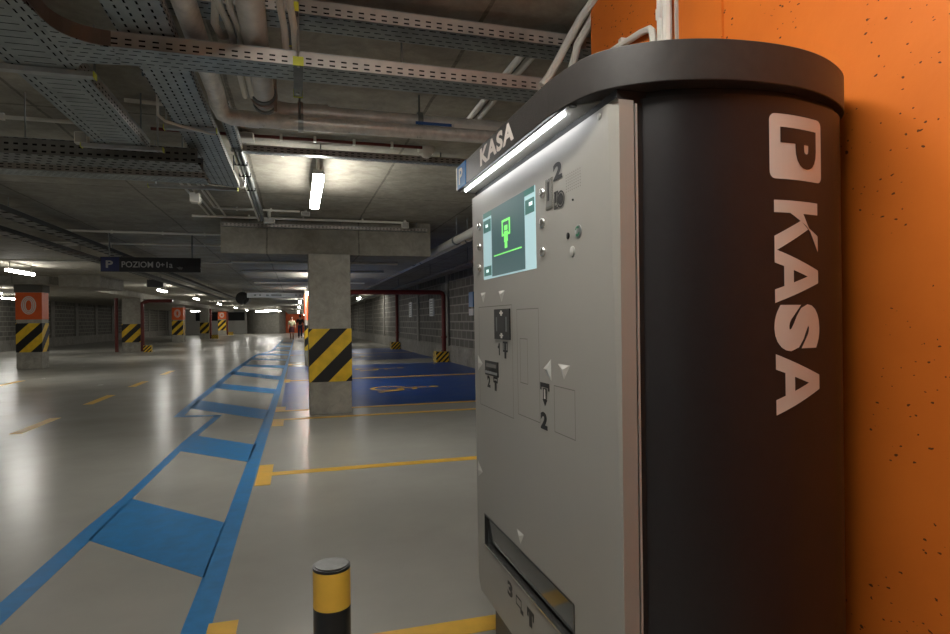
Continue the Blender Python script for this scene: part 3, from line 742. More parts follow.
pillar(-8.3, -7.6, 46.0, 46.9, 2.5, 'smaller orange banded pillar with 0, second orange one from the left', (.5, 1.5), 'hazA', (1.55, 2.4))
pillar(-7.654, -6.98, 54., 54.6, 2.5, 'distant concrete pillar with hazard stripes and no orange band, between two orange banded pillars', (.45, 1.35), 'hazA')
pillar(-8.03, -7.243, 69, 70.2, 2.5, 'farthest orange banded pillar with 0, beside a red pipe', (.5, 1.6), 'hazA', (1.7, 2.5))
# pipes beside the pillars
def pipe_thing(name, label, cat, pts, r, m, seg=10, group=None):
    return tag(MB().tube(pts, r, seg).build(name, M[m], smooth=True), label, cat, group)
pipe_thing('red_pipe', 'red vertical pipe on the left side of the pillar without orange band', 'pipe', [(-7.95, 31.25, .02), (-7.95, 31.25, 2.5)], .075, 'red_pipe')
rp = empty('red_pipe', (-6.88, 31.25, 0), 'red pipe on the right side of the pillar without orange band, turning along the ceiling', 'pipe')
MB().tube([(-6.88, 31.25, .02), (-6.88, 31.25, 2.25), (-6.72, 31.25, 2.33), (-6.6, 31.25, 2.36), (-5.6, 31.25, 2.36)], .085, 10).build('pipe_run', M['red_pipe'], rp, smooth=True)
MB().box(-6.78, -6.45, 30.9, 31.15, 0, .3).build('corner_guard', M['hazS'], rp)
for x, y, lab in ((-6.86, 54.1, 'thin red pipe on the right side of the distant plain pillar'), (-7.12, 69.2, 'thin red pipe beside the farthest orange banded pillar')):
    t = empty('red_pipe', (x, y, 0), lab, 'pipe')
    MB().tube([(x, y, .02), (x, y, 2.5)], .09, 8).build('pipe_run', M['red_pipe'], t, smooth=True)
    MB().box(x + .1, x + .6, y - .3, y, 0, .32).build('corner_guard', M['hazS'], t)

# red riser pipes at the right wall with striped guards
def riser(y, ztop, x_to, label):
    t = empty('red_riser_pipe', (4.4, y, 0), label, 'pipe', 'red risers on the right wall')
    MB().tube([(4.4, y, .32), (4.4, y, ztop - .12), (4.36, y, ztop - .03), (4.27, y, ztop), (x_to, y, ztop)], .072, 12).build('pipe_run', M['red_pipe'], t, smooth=True)
    MB().tube([(4.4, y, .75), (4.4, y, .8)], .1, 12).build('coupling', M['red_pipe'], t, smooth=True)
    MB().tube([(4.4, y, .34), (4.36, y, .24), (4.3, y, .2), (4.2, y, .2)], .085, 12).build('elbow', M['red_pipe'], t, smooth=True)
    MB().box(4.18, 4.5, y - .22, y - .12, 0, .33).build('striped_guard', M['hazS'], t)
    MB().box(4.10, 4.18, y - .22, y + .2, 0, .33).build('striped_guard', M['hazS'], t)
riser(18.4, 2.17, .8, 'nearer dark red riser pipe with striped guard at the block wall')
riser(27.6, 2.6, 2.0, 'farther dark red riser pipe with striped guard at the block wall')
for y, lab in ((25.05, 'tall white placard on the right block wall, left one of two'), (20.92, 'tall white placard on the right block wall, right one of two')):
    p = empty('wall_placard', (4.57, y, 1.45), lab, 'placard', 'white placards on the block wall')
    MB().box(4.56, 4.6, y - .32, y + .32, 1.45, 2.06).build('board', M['sign_white'], p)
    for k in range(6): MB().box(4.553, 4.56, y - .2, y + .2, 1.5 + k * .09, 1.55 + k * .09).build('print_line', M['galv_d'], p)
ps = empty('wall_sign', (4.5, 15.6, 1.55), 'small blue sign with white plate on the right wall beside the pay machine', 'sign')
MB().box(4.5, 4.54, 15.45, 15.85, 1.65, 2.05).build('blue_board', M['sign_blue'], ps)
MB().box(4.5, 4.54, 15.45, 15.85, 1.42, 1.6).build('white_plate', M['sign_white'], ps)
MB().box(4.54, 4.6, 15.55, 15.75, 1.45, 2.0).build('bracket', M['galv_d'], ps)

# ---------------------------------------------------------------- lamps
def lamp(x, y, z, label, ln=1.35, ceil=CEIL, axis='y', w_=.085):
    t = empty('tube_lamp', (x, y, ceil), label, 'lamp', 'tube lamps under the ceiling')
    h = ln / 2
    if axis == 'y':
        e0, e1 = (x - w_ / 2, x + w_ / 2), (y - h, y + h)
        pts = [(x - w_ / 2, y - h)] + [(x + w_ / 2, y - h)] + [(x + w_ / 2 * math.cos(a), y + h - .05 + .05 * math.sin(a)) for a in [PI * k / 8 for k in range(9)]]
    else:
        pts = [(x - h, y - w_ / 2), (x + h, y - w_ / 2), (x + h, y + w_ / 2), (x - h, y + w_ / 2)]
    MB().prism(pts, z - .035, z + .02).build('diffuser', M['lamp'], t)
    MB().prism([(a * 1.02 - x * .02, b_ * 1.005 - y * .005) for a, b_ in pts], z + .02, z + .055).build('housing', M['box'], t)
    for s_ in (-.42, .42):
        c = (x, y + s_ * ln) if axis == 'y' else (x + s_ * ln, y)
        MB().tube([(c[0], c[1], z + .05), (c[0], c[1], ceil)], .012, 8).build('hanger', M['conduit'], t)
    return t
lamp(.19, 5.95, 2.53, 'bright white tube lamp hanging above the walkway, before the near pillar')
lamp(.08, .80, 2.62, 'white tube lamp high over the lane in front of the pay machine')
lamp(-2.9, -6.5, 2.6, 'added unseen fill lamp over the lane far behind the camera')  # unseen lamp added to lift the light on the near lane
for i, y in enumerate((12.6, 18, 26, 35, 47, 58)):
    lamp(.34 if y < 20 else .12, y, 2.13, ('first', 'second', 'third', 'fourth', 'fifth', 'farthest')[i] + ' bright tube lamp under the lowered slab beside the pillar row', 1.35, 2.25)
for i, y in enumerate((16.6, 25.4, 33.5, 43, 54, 66)):
    lamp(-6.2 if y < 20 else -4.9, y, 2.55, ('nearest', 'second nearest', 'third nearest', 'fourth nearest', 'fifth nearest', 'farthest')[i] + ' tube lamp of the row beside the left pillars', 1.4, CEIL)
lamp(-2.4, 61, 2.45, 'pair lamp near the curved ramp wall, left one', 1.2, CEIL, 'x'); lamp(-2.2, 66, 2.45, 'pair lamp near the curved ramp wall, right one', 1.2, CEIL, 'x')
lamp(.8, 71.5, 2.1, 'added fill lamp brightening the orange wall at the far end of the lane', 1.2, 2.25)  # put in to brighten the orange end wall
lamp(-6.1, 5.0, 2.55, 'added fill lamp over the left lane, outside the left edge of view'); lamp(-6.1, -4.0, 2.55, 'added fill lamp over the left lane, behind the camera'); lamp(-11, 27, 2.55, 'added fill lamp over the bays on the far left')  # fill lamps added out of view for the pay machine, lane and left wall
lamp(-12.8, 33, 2.55, 'added fill lamp close to the far left wall'); lamp(-9.5, 66, 2.5, 'added fill lamp brightening the pale far wall', 1.4, CEIL, 'x'); lamp(-3.6, 70, 2.5, 'added fill lamp right before the curved ramp wall', 1.4, CEIL, 'x')  # extra lamps added to lighten the left wall and the far end
lamp(3.2, 33, 2.55, 'tube lamp over the far right bays')

# ---------------------------------------------------------------- cable trays and their supports
def cable_tray(name, axis, a0, a1, b0, b1, z, h, label, bottom=None, group='cable trays under the ceiling', rods=(), th=.002):
    """axis 'x' or 'y': runs from a0 to a1, across b0..b1"""
    def bx(mb, p0, p1, q0, q1, z0, z1): mb.box(p0, p1, q0, q1, z0, z1) if axis == 'x' else mb.box(q0, q1, p0, p1, z0, z1)
    o = empty(name, ((a0 + a1) / 2, (b0 + b1) / 2, z) if axis == 'x' else ((b0 + b1) / 2, (a0 + a1) / 2, z), label, 'cable tray', group)
    mb = MB(); bx(mb, a0, a1, b0, b1, z, z + .0015); mb.build('tray_sheet', M[bottom or ('tb_' + axis)], o)
    for q in (b0, b1 - th):
        mb = MB(); bx(mb, a0, a1, q, q + th, z, z + h); mb.build('side_rail', M['td_x' if bottom == 'tl_x' else 'td_y' if bottom == 'tl_y' else 'ts_' + axis], o)
        mb = MB(); bx(mb, a0, a1, q - .004 if q == b0 else q, q + th if q == b0 else q + th + .004, z + h - .002, z + h); mb.build('rail_flange', M['galv'], o)
    for (p, q) in rods:
        mb = MB(); mb.tube([(p, q, z), (p, q, CEIL)] if axis == 'x' else [(q, p, z), (q, p, CEIL)], .005, 8); mb.build('threaded_rod', M['galv_d'], o)
    return o
T1Y = (2.68, 2.84)
cable_tray('cable_tray', 'x', -.75, 4.5, T1Y[0], T1Y[1], 2.618, .062, 'upper narrow perforated cable tray crossing towards the orange wall', rods=((-.35, 2.70), (.42, 2.83), (2.4, 2.7)))
t2 = cable_tray('cable_tray', 'x', -.70, 4.5, 2.72, 2.90, 2.41, .062, 'lower perforated cable tray crossing the picture, below the upper one', rods=((-.25, 2.9), (.5, 2.895), (2.4, 2.73)))
# curved tee fitting joining the lower crossing tray and the wide tray running towards the camera
tee = empty('tray_bend', (-.85, 2.7, 2.409), 'curved flat tee fitting joining the crossing tray to the wide tray on the left', 'cable tray')
pts_in = [(-.70, 2.72)] + [(-.70 - .17 * math.sin(a), 2.55 + .17 * math.cos(a)) for a in [PI / 2 * k / 8 for k in range(1, 9)]]
pl = [(-.89, 2.38)] + pts_in[::-1] + [(-.70, 2.90), (-.86, 2.92), (-.89, 2.97)]
MB().prism(pl, 2.4075, 2.4105).build('tray_sheet', M['tb_x'], tee)
cw = [(p[0], p[1]) for p in pts_in] + [(-.87, 2.2)]
mb = MB()
for i in range(len(cw) - 1): mb.face([(*cw[i], 2.4095), (*cw[i + 1], 2.4095), (*cw[i + 1], 2.472), (*cw[i], 2.472)])
mb.build('curved_rail', mat('bronze_rail', (.2, .165, .145), .45, .6), tee)
cable_tray('wide_cable_tray', 'y', .6, 4.30, -1.17, -.89, 2.412, .062, 'wide perforated tray running away from the camera on the left, under the crossing tray', 'tw_y', rods=((3.3, -.92), (4.2, -.92), (3.0, -1.16)))
cable_tray('wide_cable_tray', 'y', .6, 5.62, -.68, -.465, 2.478, .035, 'wide perforated tray running away beside the foil pipe', rods=((3.2, -.69), (5.0, -.455)))
cable_tray('dark_cable_tray', 'x', -6.5, -.62, 4.36, 4.62, 2.36, .10, 'dark wide cable tray crossing on the left behind the wide trays', 'tl_x', rods=((-1.6, 4.37), (-.75, 4.6), (-3, 4.4)))
cable_tray('dark_cable_tray', 'x', -6.5, -.66, 4.98, 5.18, 2.40, .05, 'second dark cable tray crossing on the left, beyond the first', rods=((-1.4, 5.0), (-3.2, 5.1)))
cable_tray('narrow_cable_tray', 'y', 4.0, 8.2, -.46, -.39, 2.62, .05, 'narrow cable tray with strapped cables running away towards the beam', rods=((4.4, -.4), (6.4, -.4), (8.0, -.4)))
cable_tray('narrow_cable_tray', 'x', -.42, 1.6, 5.02, 5.10, 2.64, .05, 'narrow perforated tray close to the ceiling behind the silver pipes', rods=((.2, 5.06), (1.2, 5.06)))
cable_tray('narrow_cable_tray', 'x', -.95, 1.85, 8.70, 8.78, 2.60, .045, 'narrow perforated tray along the top of the concrete beam', rods=((-.6, 8.74), (.6, 8.74), (1.7, 8.74)))
cable_tray('dark_cable_tray', 'y', 6.0, 34, -3.12, -2.92, 2.5, .06, 'long dark cable tray running far along the lane, right one of two', 'tl_y', rods=((8, -3.1), (12, -3.1), (18, -3.1), (24, -3.1)))
cable_tray('dark_cable_tray', 'y', 6.0, 34, -3.75, -3.55, 2.5, .06, 'long dark cable tray running far along the lane, left one of two', 'tl_y', rods=((8, -3.6), (12, -3.6), (18, -3.6), (24, -3.6)))
# channel brackets with lime end caps
def bracket(axis, a0, a1, c, z, label, rod=None, w_=.04):
    def bx(p0, p1, q0, q1, z0, z1): return MB().box(p0, p1, q0, q1, z0, z1) if axis == 'x' else MB().box(q0, q1, p0, p1, z0, z1)
    o = empty('channel_bracket', (a0, c, z) if axis == 'x' else (c, a0, z), label, 'bracket', 'channel brackets under the cable trays')
    bx(a0, a1, c - w_ / 2, c + w_ / 2, z - .024, z - .002).build('channel', M['galv_d' if axis == 'y' else 'galv'], o)
    for e in (a0, a1): bx(e - .004 if e == a0 else e, e if e == a0 else e + .004, c - w_ / 2 - .002, c + w_ / 2 + .002, z - .028, z + (.010 if axis == 'y' else -.001)).build('end_cap', M['lime'], o)
    if rod:
        for p in rod: MB().tube([(p, c, z - .03), (p, c, CEIL)] if axis == 'x' else [(c, p, z - .03), (c, p, CEIL)], .0055, 8).build('threaded_rod', M['galv'], o)
    return o
bracket('y', 2.655, 3.03, .018, 2.41, 'short channel with lime end caps under the lower crossing tray', (2.668, 2.98))
bracket('y', 2.61, 2.95, .0, 2.618, 'short channel with lime end caps under the upper crossing tray', (2.93,))
bracket('x', -1.75, -.845, 3.03, 2.411, 'long channel with lime end cap under the wide left tray', (-1.70,))
bracket('x', -.74, -.455, 3.95, 2.477, 'channel with lime cap and bent rod under the tray beside the foil pipe', (-.73,))
bracket('x', -1.1, -.45, 5.25, 2.395, 'channel with lime cap where the dark tray meets the tray end', (-1.05,))
bracket('x', -1.25, -.80, 4.22, 2.411, 'channel at the far end of the wide left tray', (-.83,))
# bent rod hooks
pipe_thing('bent_rod', 'bent steel rod looping under the tray beside the foil pipe', 'rod', [(-.47, 4.0, 2.455), (-.6, 3.85, 2.44), (-.70, 3.75, 2.44), (-.735, 3.75, 2.47), (-.74, 3.76, CEIL)], .008, 'conduit', 8)
pipe_thing('bent_rod', 'bent steel rod holding the open end of the wide tray near the ceiling', 'rod', [(-.72, 5.45, 2.462), (-.45, 5.60, 2.465), (-.425, 5.62, 2.49), (-.42, 5.62, CEIL)], .008, 'steel', 8)

# ---------------------------------------------------------------- steel pipes
def arcpts(c, r, a0, a1, z, n=7): return [(c[0] + r * math.cos(a0 + (a1 - a0) * k / n), c[1] + r * math.sin(a0 + (a1 - a0) * k / n), z) for k in range(n + 1)]
sp = empty('steel_pipe', (-.16, 3.0, 2.55), 'thick grey steel pipe coming overhead and turning right behind the cable trays', 'pipe')
MB().tube([(-.165, .4, 2.547), (-.16, 3.62, 2.547)] + [(-.16 + .14 - .14 * math.cos(a), 3.66 + .14 * math.sin(a), 2.56) for a in [PI / 2 * k / 6 for k in range(1, 7)]] + [(.2, 3.80, 2.57)], .056, 20).build('pipe_run', M['pipe'], sp, smooth=True)
MB().tube([(.1, 3.80, 2.57), (4.5, 3.80, 2.57)], .045, 20).build('cross_run', M['pipe'], sp, smooth=True)
for y in (3.45, 3.60): MB().tube([(-.16, y, 2.548), (-.16, y + .035, 2.548)], .066, 20).build('coupling', M['galv_d'], sp, smooth=True)
MB().tube([(-.10, 3.50, 2.46), (-.10, 3.50, CEIL)], .008, 8).build('clamp_rod', M['brass'], sp)
MB().tube([(-.16, 3.49, 2.547), (-.16, 3.52, 2.547)], .072, 20).build('clamp', M['brass'], sp, smooth=True)
for x in (.02, .75): MB().tube([(x, 3.8, 2.567), (x + .03, 3.8, 2.567)], .062, 20).build('clamp', M['brass' if x < .1 else 'galv_d'], sp, smooth=True)
for x in (.03, .765, 2.4): MB().tube([(x, 3.8, 2.6), (x, 3.8, CEIL)], .006, 8).build('threaded_rod', M['galv_d'], sp)
fp_ = empty('foil_pipe', (-.415, 3.0, 2.56), 'foil wrapped pipe running overhead and turning right below the steel pipe', 'pipe')
MB().tube([(-.412, .4, 2.565), (-.41, 3.55, 2.56), (-.41, 3.66, 2.53), (-.395, 3.72, 2.50), (-.35, 3.745, 2.49), (-.2, 3.75, 2.485)], .047, 18).build('pipe_run', M['foil'], fp_, smooth=True)
MB().tube([(-.3, 3.75, 2.485), (1.0, 3.74, 2.487), (1.95, 3.74, 2.487)], .043, 18).build('cross_run', M['foil'], fp_, smooth=True)
for x in (.03, 1.9): MB().tube([(x, 3.685, 2.49), (x, 3.685, CEIL)], .006, 8).build('threaded_rod', M['galv_d'], fp_)
MB().tube([(.02, 3.745, 2.486), (.05, 3.745, 2.486)], .055, 18).build('clamp', M['galv'], fp_, smooth=True)
MB().box(.72, .95, 3.690, 3.694, 2.518, 2.536).build('flow_arrow', M['blue_tag'], fp_); MB().box(.97, 1.3, 3.690, 3.694, 2.515, 2.54).build('pipe_label', M['white_paint'], fp_)

# right-hand pipes over the bays
for x, z, r_, m_, lab in ((2.16, 2.42, .055, 'conduit', 'thicker silver pipe running away over the parking bays'), (2.32, 2.42, .028, 'conduit', 'thin silver pipe running away beside the thicker one'), (3.25, 2.42, .03, 'galv_d', 'dark thin pipe running away nearest the block wall')):
    t = empty('overhead_pipe', (x, 20, z), lab, 'pipe')
    MB().tube([(x, 3.0, z), (x, 60, z)], r_, 12).build('pipe_run', M[m_], t, smooth=True)
    for y in (6.3, 8.2, 11.5, 15, 20, 26): MB().tube([(x, y, z), (x, y, CEIL)], .007, 6).build('threaded_rod', M['galv_d'], t); 
    for y in (6.3, 8.2, 11.5): MB().tube([(x, y - .02, z), (x, y + .02, z)], r_ * 1.25, 12).build('clamp', M['galv_d'], t, smooth=True)

# ---------------------------------------------------------------- conduits
def conduit(pts, label, r=.0125, clips=(), m='conduit', group='white conduits'):
    t = empty('conduit', pts[0], label, 'conduit', group)
    MB().tube(pts, r, 8).build('tube', M[m], t, smooth=True)
    for c in clips:
        MB().box(c[0] - .012, c[0] + .012, c[1] - .012, c[1] + .012, c[2] - r * 1.5, CEIL if c[2] > CEIL - .12 else c[2] + r * 1.5).build('clip', M['conduit'], t)
    return t
CZ = CEIL - .025
for k, x in enumerate((-.286, -.248)):
    conduit([(x - .004, 1.0, 2.57), (x, 2.2, 2.57), (x + .006, 2.62, 2.565), (x + .022, 2.70, 2.552), (x + .035, 2.82, 2.53), (x + .03, 3.1, 2.52), (x + .03, 3.5, 2.53)], ('left', 'right')[k] + ' conduit of the pair beside the thick steel pipe', .0145)
for k, x in enumerate((-.062, -.022)):
    conduit([(x, 1.0, 2.575), (x + .003, 2.3, 2.575), (x + .010, 2.52, 2.57), (x + .024, 2.66, 2.545), (x + .03, 2.78, 2.50), (x + .03, 2.83, 2.45)], ('left', 'right')[k] + ' conduit of the pair above the lime capped channels', .0145)
conduit([(-.30, 2.62, 2.60), (-.315, 2.72, 2.55), (-.30, 2.80, 2.535), (-.285, 2.82, 2.545), (-.275, 2.86, 2.58)], 'short hooked conduit between foil pipe and thick steel pipe', .016)
for k, dx in enumerate((0, .055)):
    conduit([(1.30 + dx * .2, 2.40 - dx, 2.74), (1.285 + dx, 2.55, 2.70), (1.255 + dx, 2.64, 2.62), (1.21 + dx * 1.5, 2.66, 2.53), (1.17 + dx * 1.7, 2.67, 2.46 - k * .03), (1.14 + dx * 1.9, 2.68, 2.42 - k * .06)], ('left', 'right')[k] + ' curved white conduit dropping in front of the trays at the orange wall', .0195)
conduit([(1.275, 1.905, 1.85), (1.275, 1.905, CEIL)], 'left vertical white conduit rising from the pay machine on the orange wall', .013, [(1.275, 1.905, 2.40)])
conduit([(1.272, 1.86, 1.85), (1.272, 1.86, CEIL)], 'right vertical white conduit rising from the pay machine on the orange wall', .017)
conduit([(1.275, 1.952, 1.85), (1.275, 1.952, 2.33), (1.275, 1.958, 2.362), (1.275, 1.975, 2.378), (1.275, 2.03, 2.39), (1.275, 2.18, 2.408), (1.275, 2.40, 2.43)], 'bent white conduit arching over the pay machine cap', .0135, [(1.275, 2.17, 2.408)])
MB().box(1.29, 1.3, 1.832, 1.842, 1.9, 2.45).build('conduit_shadow_strip', M['box'])  # thin grey box in place of the shadow cast by the conduits
tag(bpy.data.objects['conduit_shadow_strip'], 'short grey strip standing in for the shadow of the vertical conduits on the orange wall', 'painted shadow')
conduit([(-.35, 5.35, CZ), (.17, 5.34, CZ), (.19, 5.35, CZ - .03), (.19, 5.4, 2.60)], 'thin conduit feeding the bright tube lamp', .012, [(-.1, 5.345, CZ)])
conduit([(-.95, 6.0, CZ), (-.95, 7.95, CZ), (-.9, 8.03, CZ), (.05, 8.06, CZ)], 'conduit running to the small box before the beam', .013, [(-.3, 8.05, CZ), (-.7, 8.04, CZ)])
conduit([(-1.3, 8.6, CZ - .01), (1.45, 8.6, CZ - .01)], 'long conduit along the face of the concrete beam', .016, [(-.6, 8.6, CZ), (.1, 8.6, CZ), (.9, 8.6, CZ)])
conduit([(-2.6, 4.82, CZ), (-1.25, 4.84, CZ)], 'conduit on the left ceiling behind the dark cable trays', .014, [(-1.9, 4.83, CZ)])
conduit([(-1.03, 4.28, CZ), (-.72, 4.31, CZ)], 'short conduit seen between the two wide trays', .014)
for k, x in enumerate((-1.12, -1.05, -.92)):
    conduit([(x, 5.6, CZ), (x + .03, 8.6, CZ)], ('left', 'middle', 'right')[k] + ' of three parallel conduits leading to the beam', .012)
conduit([(-3.40, 11.2, CZ - .12), (-3.38, 10.45, CZ - .02), (-3.30, 10.40, CZ), (-1.1, 10.48, CZ)], 'white conduit above the hanging level sign, nearer one', .018, [(-2.7, 10.42, CZ), (-2.0, 10.45, CZ), (-1.4, 10.47, CZ)])
conduit([(-4.4, 11.95, CZ), (-.95, 11.97, CZ)], 'white conduit crossing the ceiling beyond the level sign', .016, [(-3.5, 11.95, CZ), (-2.6, 11.95, CZ), (-1.6, 11.96, CZ)])
conduit([(-4.1, 11.9, CZ - .13), (-3.55, 11.2, CZ - .13), (-3.40, 11.2, CZ - .12)], 'short dropped conduit left of the level sign', .018)
conduit([(-7, 15.3, CZ), (-1, 15.3, CZ)], 'conduit crossing the ceiling far beyond the level sign', .018)
for k, y in enumerate((9.9, 11.6, 15)):
    conduit([(-.95, y, 2.232), (1.6, y, 2.232)], ('nearest', 'second', 'farthest') [k] + ' white conduit crossing under the lowered slab', .018)
for k, x in enumerate((1.17, 1.23)):
    conduit([(x, 2.95, CZ), (x + .01, 4.3, CZ)], ('left', 'right')[k] + ' conduit of the pale pair seen past the silver pipes', .02)
conduit([(.30, 18.57, 2.25), (.26, 18.57, 2.15), (.25, 18.57, 1.2)], 'thin white conduit dropping on the far pillar behind the nearest one', .016)
# red sprinkler line and detector
rl = empty('red_sprinkler_pipe', (.3, 4.86, CZ), 'thin dark red pipe on the ceiling ending at the smoke detector', 'pipe')
MB().tube([(-1.0, 4.86, CZ), (1.0, 4.86, CZ)], .0125, 10).build('tube', M['red_pipe'], rl, smooth=True)
for x in (-.1, .15, .45, .75): MB().box(x - .01, x + .01, 4.84, 4.88, CZ - .018, CEIL).build('clip', M['conduit'], rl)
sd = empty('smoke_detector', (1.05, 4.95, CEIL), 'round white smoke detector on the ceiling at the end of the red pipe', 'smoke detector')
MB().tube([(1.05, 4.95, CEIL), (1.05, 4.95, CEIL - .03), (1.05, 4.95, CEIL - .05)], [.072, .072, .06], 24).build('base', M['white_paint'], sd, smooth=True)
MB().tube([(1.05, 4.95, CEIL - .05), (1.05, 4.95, CEIL - .08)], [.05, .03], 20).build('sensor_head', M['white_paint'], sd, smooth=True)
# boxes
def jbox(x, y, z, w_, d_, h_, label, stem=True):
    t = empty('junction_box', (x, y, z), label, 'junction box')
    MB().box(x - w_ / 2, x + w_ / 2, y - d_ / 2, y + d_ / 2, z, z + h_).build('case', M['conduit'], t, bevel=.006)
    MB().box(x - w_ / 2 + .008, x + w_ / 2 - .008, y - d_ / 2 - .004, y + d_ / 2 - .004, z + .008, z + h_ - .008).build('cover', M['box'], t)
    if stem: MB().tube([(x, y, z + h_), (x, y, CEIL)], .02, 8).build('stem', M['conduit'], t)
jbox(-1.02, 7.0, 2.58, .1, .12, .10, 'small white box hanging from the ceiling among parallel conduits')
jbox(-.36, 4.86, 2.675, .13, .14, .045, 'flat grey box where the red pipe meets the narrow tray')
jbox(.12, 8.06, 2.66, .11, .1, .05, 'small white box at the end of the conduit before the beam')
jbox(-.33, 8.25, 2.58, .14, .14, .05, 'flat box at the end of the strapped cable tray')
jbox(1.5, 8.58, 2.62, .1, .08, .09, 'small grey box at the right end of the beam conduit')
jbox(-1.28, 4.325, 2.43, .075, .05, .075, 'small box mounted on the side of the dark cable tray', False)
# strapped cables on the narrow tray
cb = empty('cable_bundle', (-.425, 6, 2.67), 'bundle of pale cables strapped on the narrow tray', 'cables')
for k in range(3): MB().tube([(-.455 + k * .03, 4.9, 2.606), (-.455 + k * .03, 8.2, 2.606)], .013, 8).build('cable', M['galv' if k else 'conduit'], cb, smooth=True)
for y in (5.3, 5.7, 6.3): MB().box(-.475, -.375, y - .01, y + .01, 2.59, 2.622).build('strap', M['black'], cb)

# ---------------------------------------------------------------- hanging signs
SY = 10.7
k_ = SY / 12.85
sg = empty('hanging_sign', (-2.2, SY, 2.2), 'black hanging sign reading POZIOM with a blue P square', 'sign')
x0, x1, z0, z1 = -2.935, -1.495, 2.125, 2.358
MB().box(x0, x1, SY, SY + .05, z0, z1).build('board', M['sign_black'], sg)
pb = MB().box(x0 + .01, x0 + .26, SY - .004, SY, z0 + .005, z1 - .005).build('blue_square', M['sign_navy'], sg)
text_obj('P', .10, .115, lambda u, v: (x0 + .075 + u, SY - .006, z0 + .06 + v), M['lettering'], pb, bold=.03)
text_obj('POZIOM 0÷1a', .73, .095, lambda u, v: (x0 + .295 + u, SY - .003, z0 + .07 + v), M['lettering'], sg, bold=.012)
mb = MB(); mb.face([(x0 + 1.08, SY - .003, z0 + .075), (x0 + 1.16, SY - .003, z0 + .045), (x0 + 1.175, SY - .003, z0 + .085)]); mb.face([(x0 + 1.09, SY - .003, z0 + .07), (x0 + 1.13, SY - .003, z0 + .045), (x0 + 1.18, SY - .003, z0 + .07), (x0 + 1.13, SY - .003, z0 + .09)])
mb.face([(x0 + 1.43, SY - .003, z0 + .06), (x0 + 1.47, SY - .003, z0 + .05), (x0 + 1.44, SY - .003, z0 + .085)]); mb.face([(x0 + 1.44, SY - .003, z0 + .12), (x0 + 1.465, SY - .003, z0 + .115), (x0 + 1.45, SY - .003, z0 + .14)])
mb.build('pictogram', M['lettering'], sg)
for x in (x0 + .12, x1 - .13): MB().tube([(x, SY + .025, z1), (x, SY + .025, CEIL)], .011, 8).build('hanger', M['galv_d'], sg)
s2 = empty('hanging_sign', (-4.05, 20, 2.4), 'small blank black hanging sign beyond the level sign', 'sign')
MB().box(-4.27, -3.84, 20, 20.05, 2.39, 2.62).build('board', M['sign_black'], s2)
for x in (-4.2, -3.9): MB().tube([(x, 20.02, 2.62), (x, 20.02, CEIL)], .012, 6).build('hanger', M['galv_d'], s2)
s3 = empty('long_sign', (-.6, 19.5, 2.0), 'long pale sign board with faint marks hanging far over the lane', 'sign')
MB().box(-1.45, .2, 19.6, 19.64, 2.06, 2.21).build('board', M['sign_white'], s3)
for x, w_ in ((-1.25, .06), (-1.1, .05), (-.9, .08), (-.75, .3), (-.05, .06), (.08, .05)): MB().box(x, x + w_, 19.594, 19.6, 2.11, 2.16).build('print_mark', M['galv_d'], s3)
for x in (-.8, .1): MB().tube([(x, 19.62, 2.2), (x, 19.62, 2.26)], .012, 6).build('hanger', M['galv_d'], s3)
# jet fan
jf = empty('jet_fan', (-2.2, 27.5, 2.33), 'round black jet fan hanging under the ceiling at the end of the cable trays', 'fan')
MB().tube([(-2.2, 27.2, 2.33), (-2.2, 27.3, 2.33), (-2.2, 28.8, 2.33)], [.27, .24, .24], 24).build('casing', M['black'], jf, smooth=True)
MB().tube([(-2.2, 27.15, 2.33), (-2.2, 27.2, 2.33)], .12, 16).build('hub', M['black'], jf, smooth=True)
for k in range(8):
    a = k * PI / 4; MB().extrude([(-2.2 + .1 * math.cos(a), 27.18, 2.33 + .1 * math.sin(a)), (-2.2 + .25 * math.cos(a), 27.18, 2.33 + .25 * math.sin(a)), (-2.2 + .25 * math.cos(a + .3), 27.21, 2.33 + .25 * math.sin(a + .3)), (-2.2 + .1 * math.cos(a + .4), 27.21, 2.33 + .1 * math.sin(a + .4))], (0, .004, 0)).build('blade', M['black'], jf)
for y in (27.6, 28.5): MB().tube([(-2.2, y, 2.56), (-2.2, y, CEIL)], .02, 6).build('hanger', M['galv_d'], jf)

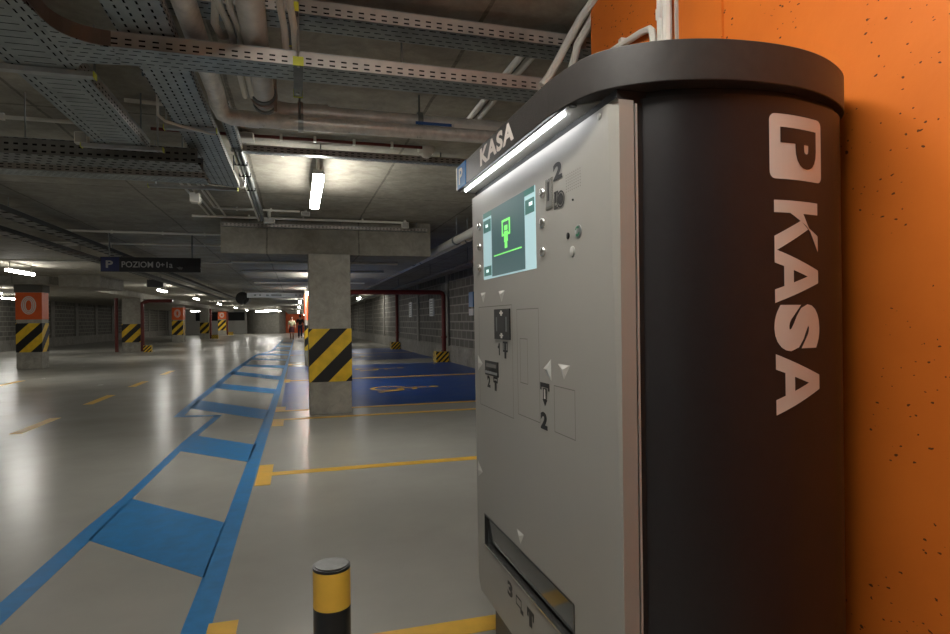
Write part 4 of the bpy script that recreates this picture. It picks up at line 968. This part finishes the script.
# ---------------------------------------------------------------- people at the far end of the walkway
def skinned(name, pts, edges, radii, m, parent, root=0, sub=1):
    me = bpy.data.meshes.new(name); o_ = ORI[parent.name]
    me.from_pydata([Vector(p) - o_ for p in pts], edges, []); me.materials.append(m)
    o = bpy.data.objects.new(name, me); COL.objects.link(o); o.parent = parent; ORI[o.name] = o_
    md = o.modifiers.new('skin', 'SKIN'); md.use_smooth_shade = True
    for i, r_ in enumerate(radii):
        sv = me.skin_vertices[0].data[i]; sv.radius = r_ if isinstance(r_, tuple) else (r_, r_); sv.use_root = (i == root)
    sb = o.modifiers.new('sub', 'SUBSURF'); sb.levels = sub; sb.render_levels = sub
    return o
def person(px, py, h, label, female):
    t = empty('person', (px, py, 0), label, 'person')
    k = h / 1.75
    def q(x, y, z): return (px + x * k, py + y * k, z * k)
    st = .22   # stride
    pts = [q(0, 0, .95), q(0, .0, 1.15), q(0, 0, 1.38), q(0, 0, 1.50), q(0, .02, 1.56), q(0, .0, 1.66),
           q(-.09, 0, .90), q(-.10, -.10, .50), q(-.10, .12, .09), q(-.10, -.02, .04), q(.09, 0, .90), q(.10, .12, .50), q(.10, .22, .10), q(.10, .08, .04),
           q(-.19, 0, 1.41), q(-.25, .04, 1.13), q(-.26, -.08, .90), q(-.26, -.12, .80), q(.19, 0, 1.41), q(.25, -.04, 1.13), q(.26, -.14, .92), q(.26, -.2, .83)]
    edges = [(0, 1), (1, 2), (2, 3), (3, 4), (4, 5), (0, 6), (6, 7), (7, 8), (8, 9), (0, 10), (10, 11), (11, 12), (12, 13), (2, 14), (14, 15), (15, 16), (16, 17), (2, 18), (18, 19), (19, 20), (20, 21)]
    R_ = [.13, .125, .12, .055, .075, .085, .09, .06, .045, .04, .09, .06, .045, .04, .06, .045, .033, .035, .06, .045, .033, .035]
    skinned('body', pts, edges, [r_ * k for r_ in R_], M['skin'], t)
    tp = [0, 1, 2, 14, 15, 18, 19]; ix = {a: i for i, a in enumerate(tp)}
    skinned('shirt', [pts[a] for a in tp], [(ix[a], ix[b_]) for a, b_ in edges if a in ix and b_ in ix], [x * k for x in (.155, .145, .15, .085, .065, .085, .065)], M['top_pale' if female else 'shirt_dark'], t)
    if female:
        MB().tube([q(0, 0, 1.0), q(0, 0, .85), q(0, .0, .55)], [.15 * k, .2 * k, .23 * k], 14).build('skirt', M['skirt'], t, smooth=True)
    else:
        lg = [0, 6, 7, 8, 10, 11, 12]; ix = {a: i for i, a in enumerate(lg)}
        skinned('trousers', [pts[a] for a in lg], [(ix[a], ix[b_]) for a, b_ in edges if a in ix and b_ in ix], [x * k for x in (.15, .105, .08, .065, .105, .08, .065)], M['jeans'], t)
    for a in (9, 13):
        p = pts[a]; MB().ball((p[0], p[1], .045 * k), .05 * k, (1, 2.2, .8), 10).build('shoe', M['shoe'], t, smooth=True)
    mb = MB(); c = q(0, .02, 1.665); mb.ball((c[0], c[1] + .012 * k, c[2] + .02 * k), .098 * k, (1, 1.05, 1.12), 14)
    if female: mb.ball(q(0, .07, 1.55), .07 * k, (1, .8, 1.6), 10)
    mb.build('hair', M['hair_brown' if female else 'hair'], t, smooth=True)
    for s_ in (-.032, .032): MB().ball(q(s_, -.083, 1.655), .011 * k, (1, .6, 1), 8).build('eye', M['black'], t)
    MB().ball(q(0, -.095, 1.63), .014 * k, (.8, 1, 1.4), 8).build('nose', M['skin'], t, smooth=True)
    return t
person(-.38, 47.5, 1.66, 'woman in a pale top and dark red skirt walking on the far walkway', True)
person(.24, 51.0, 1.84, 'man in dark t-shirt and blue jeans walking at the far end of the lane', False)
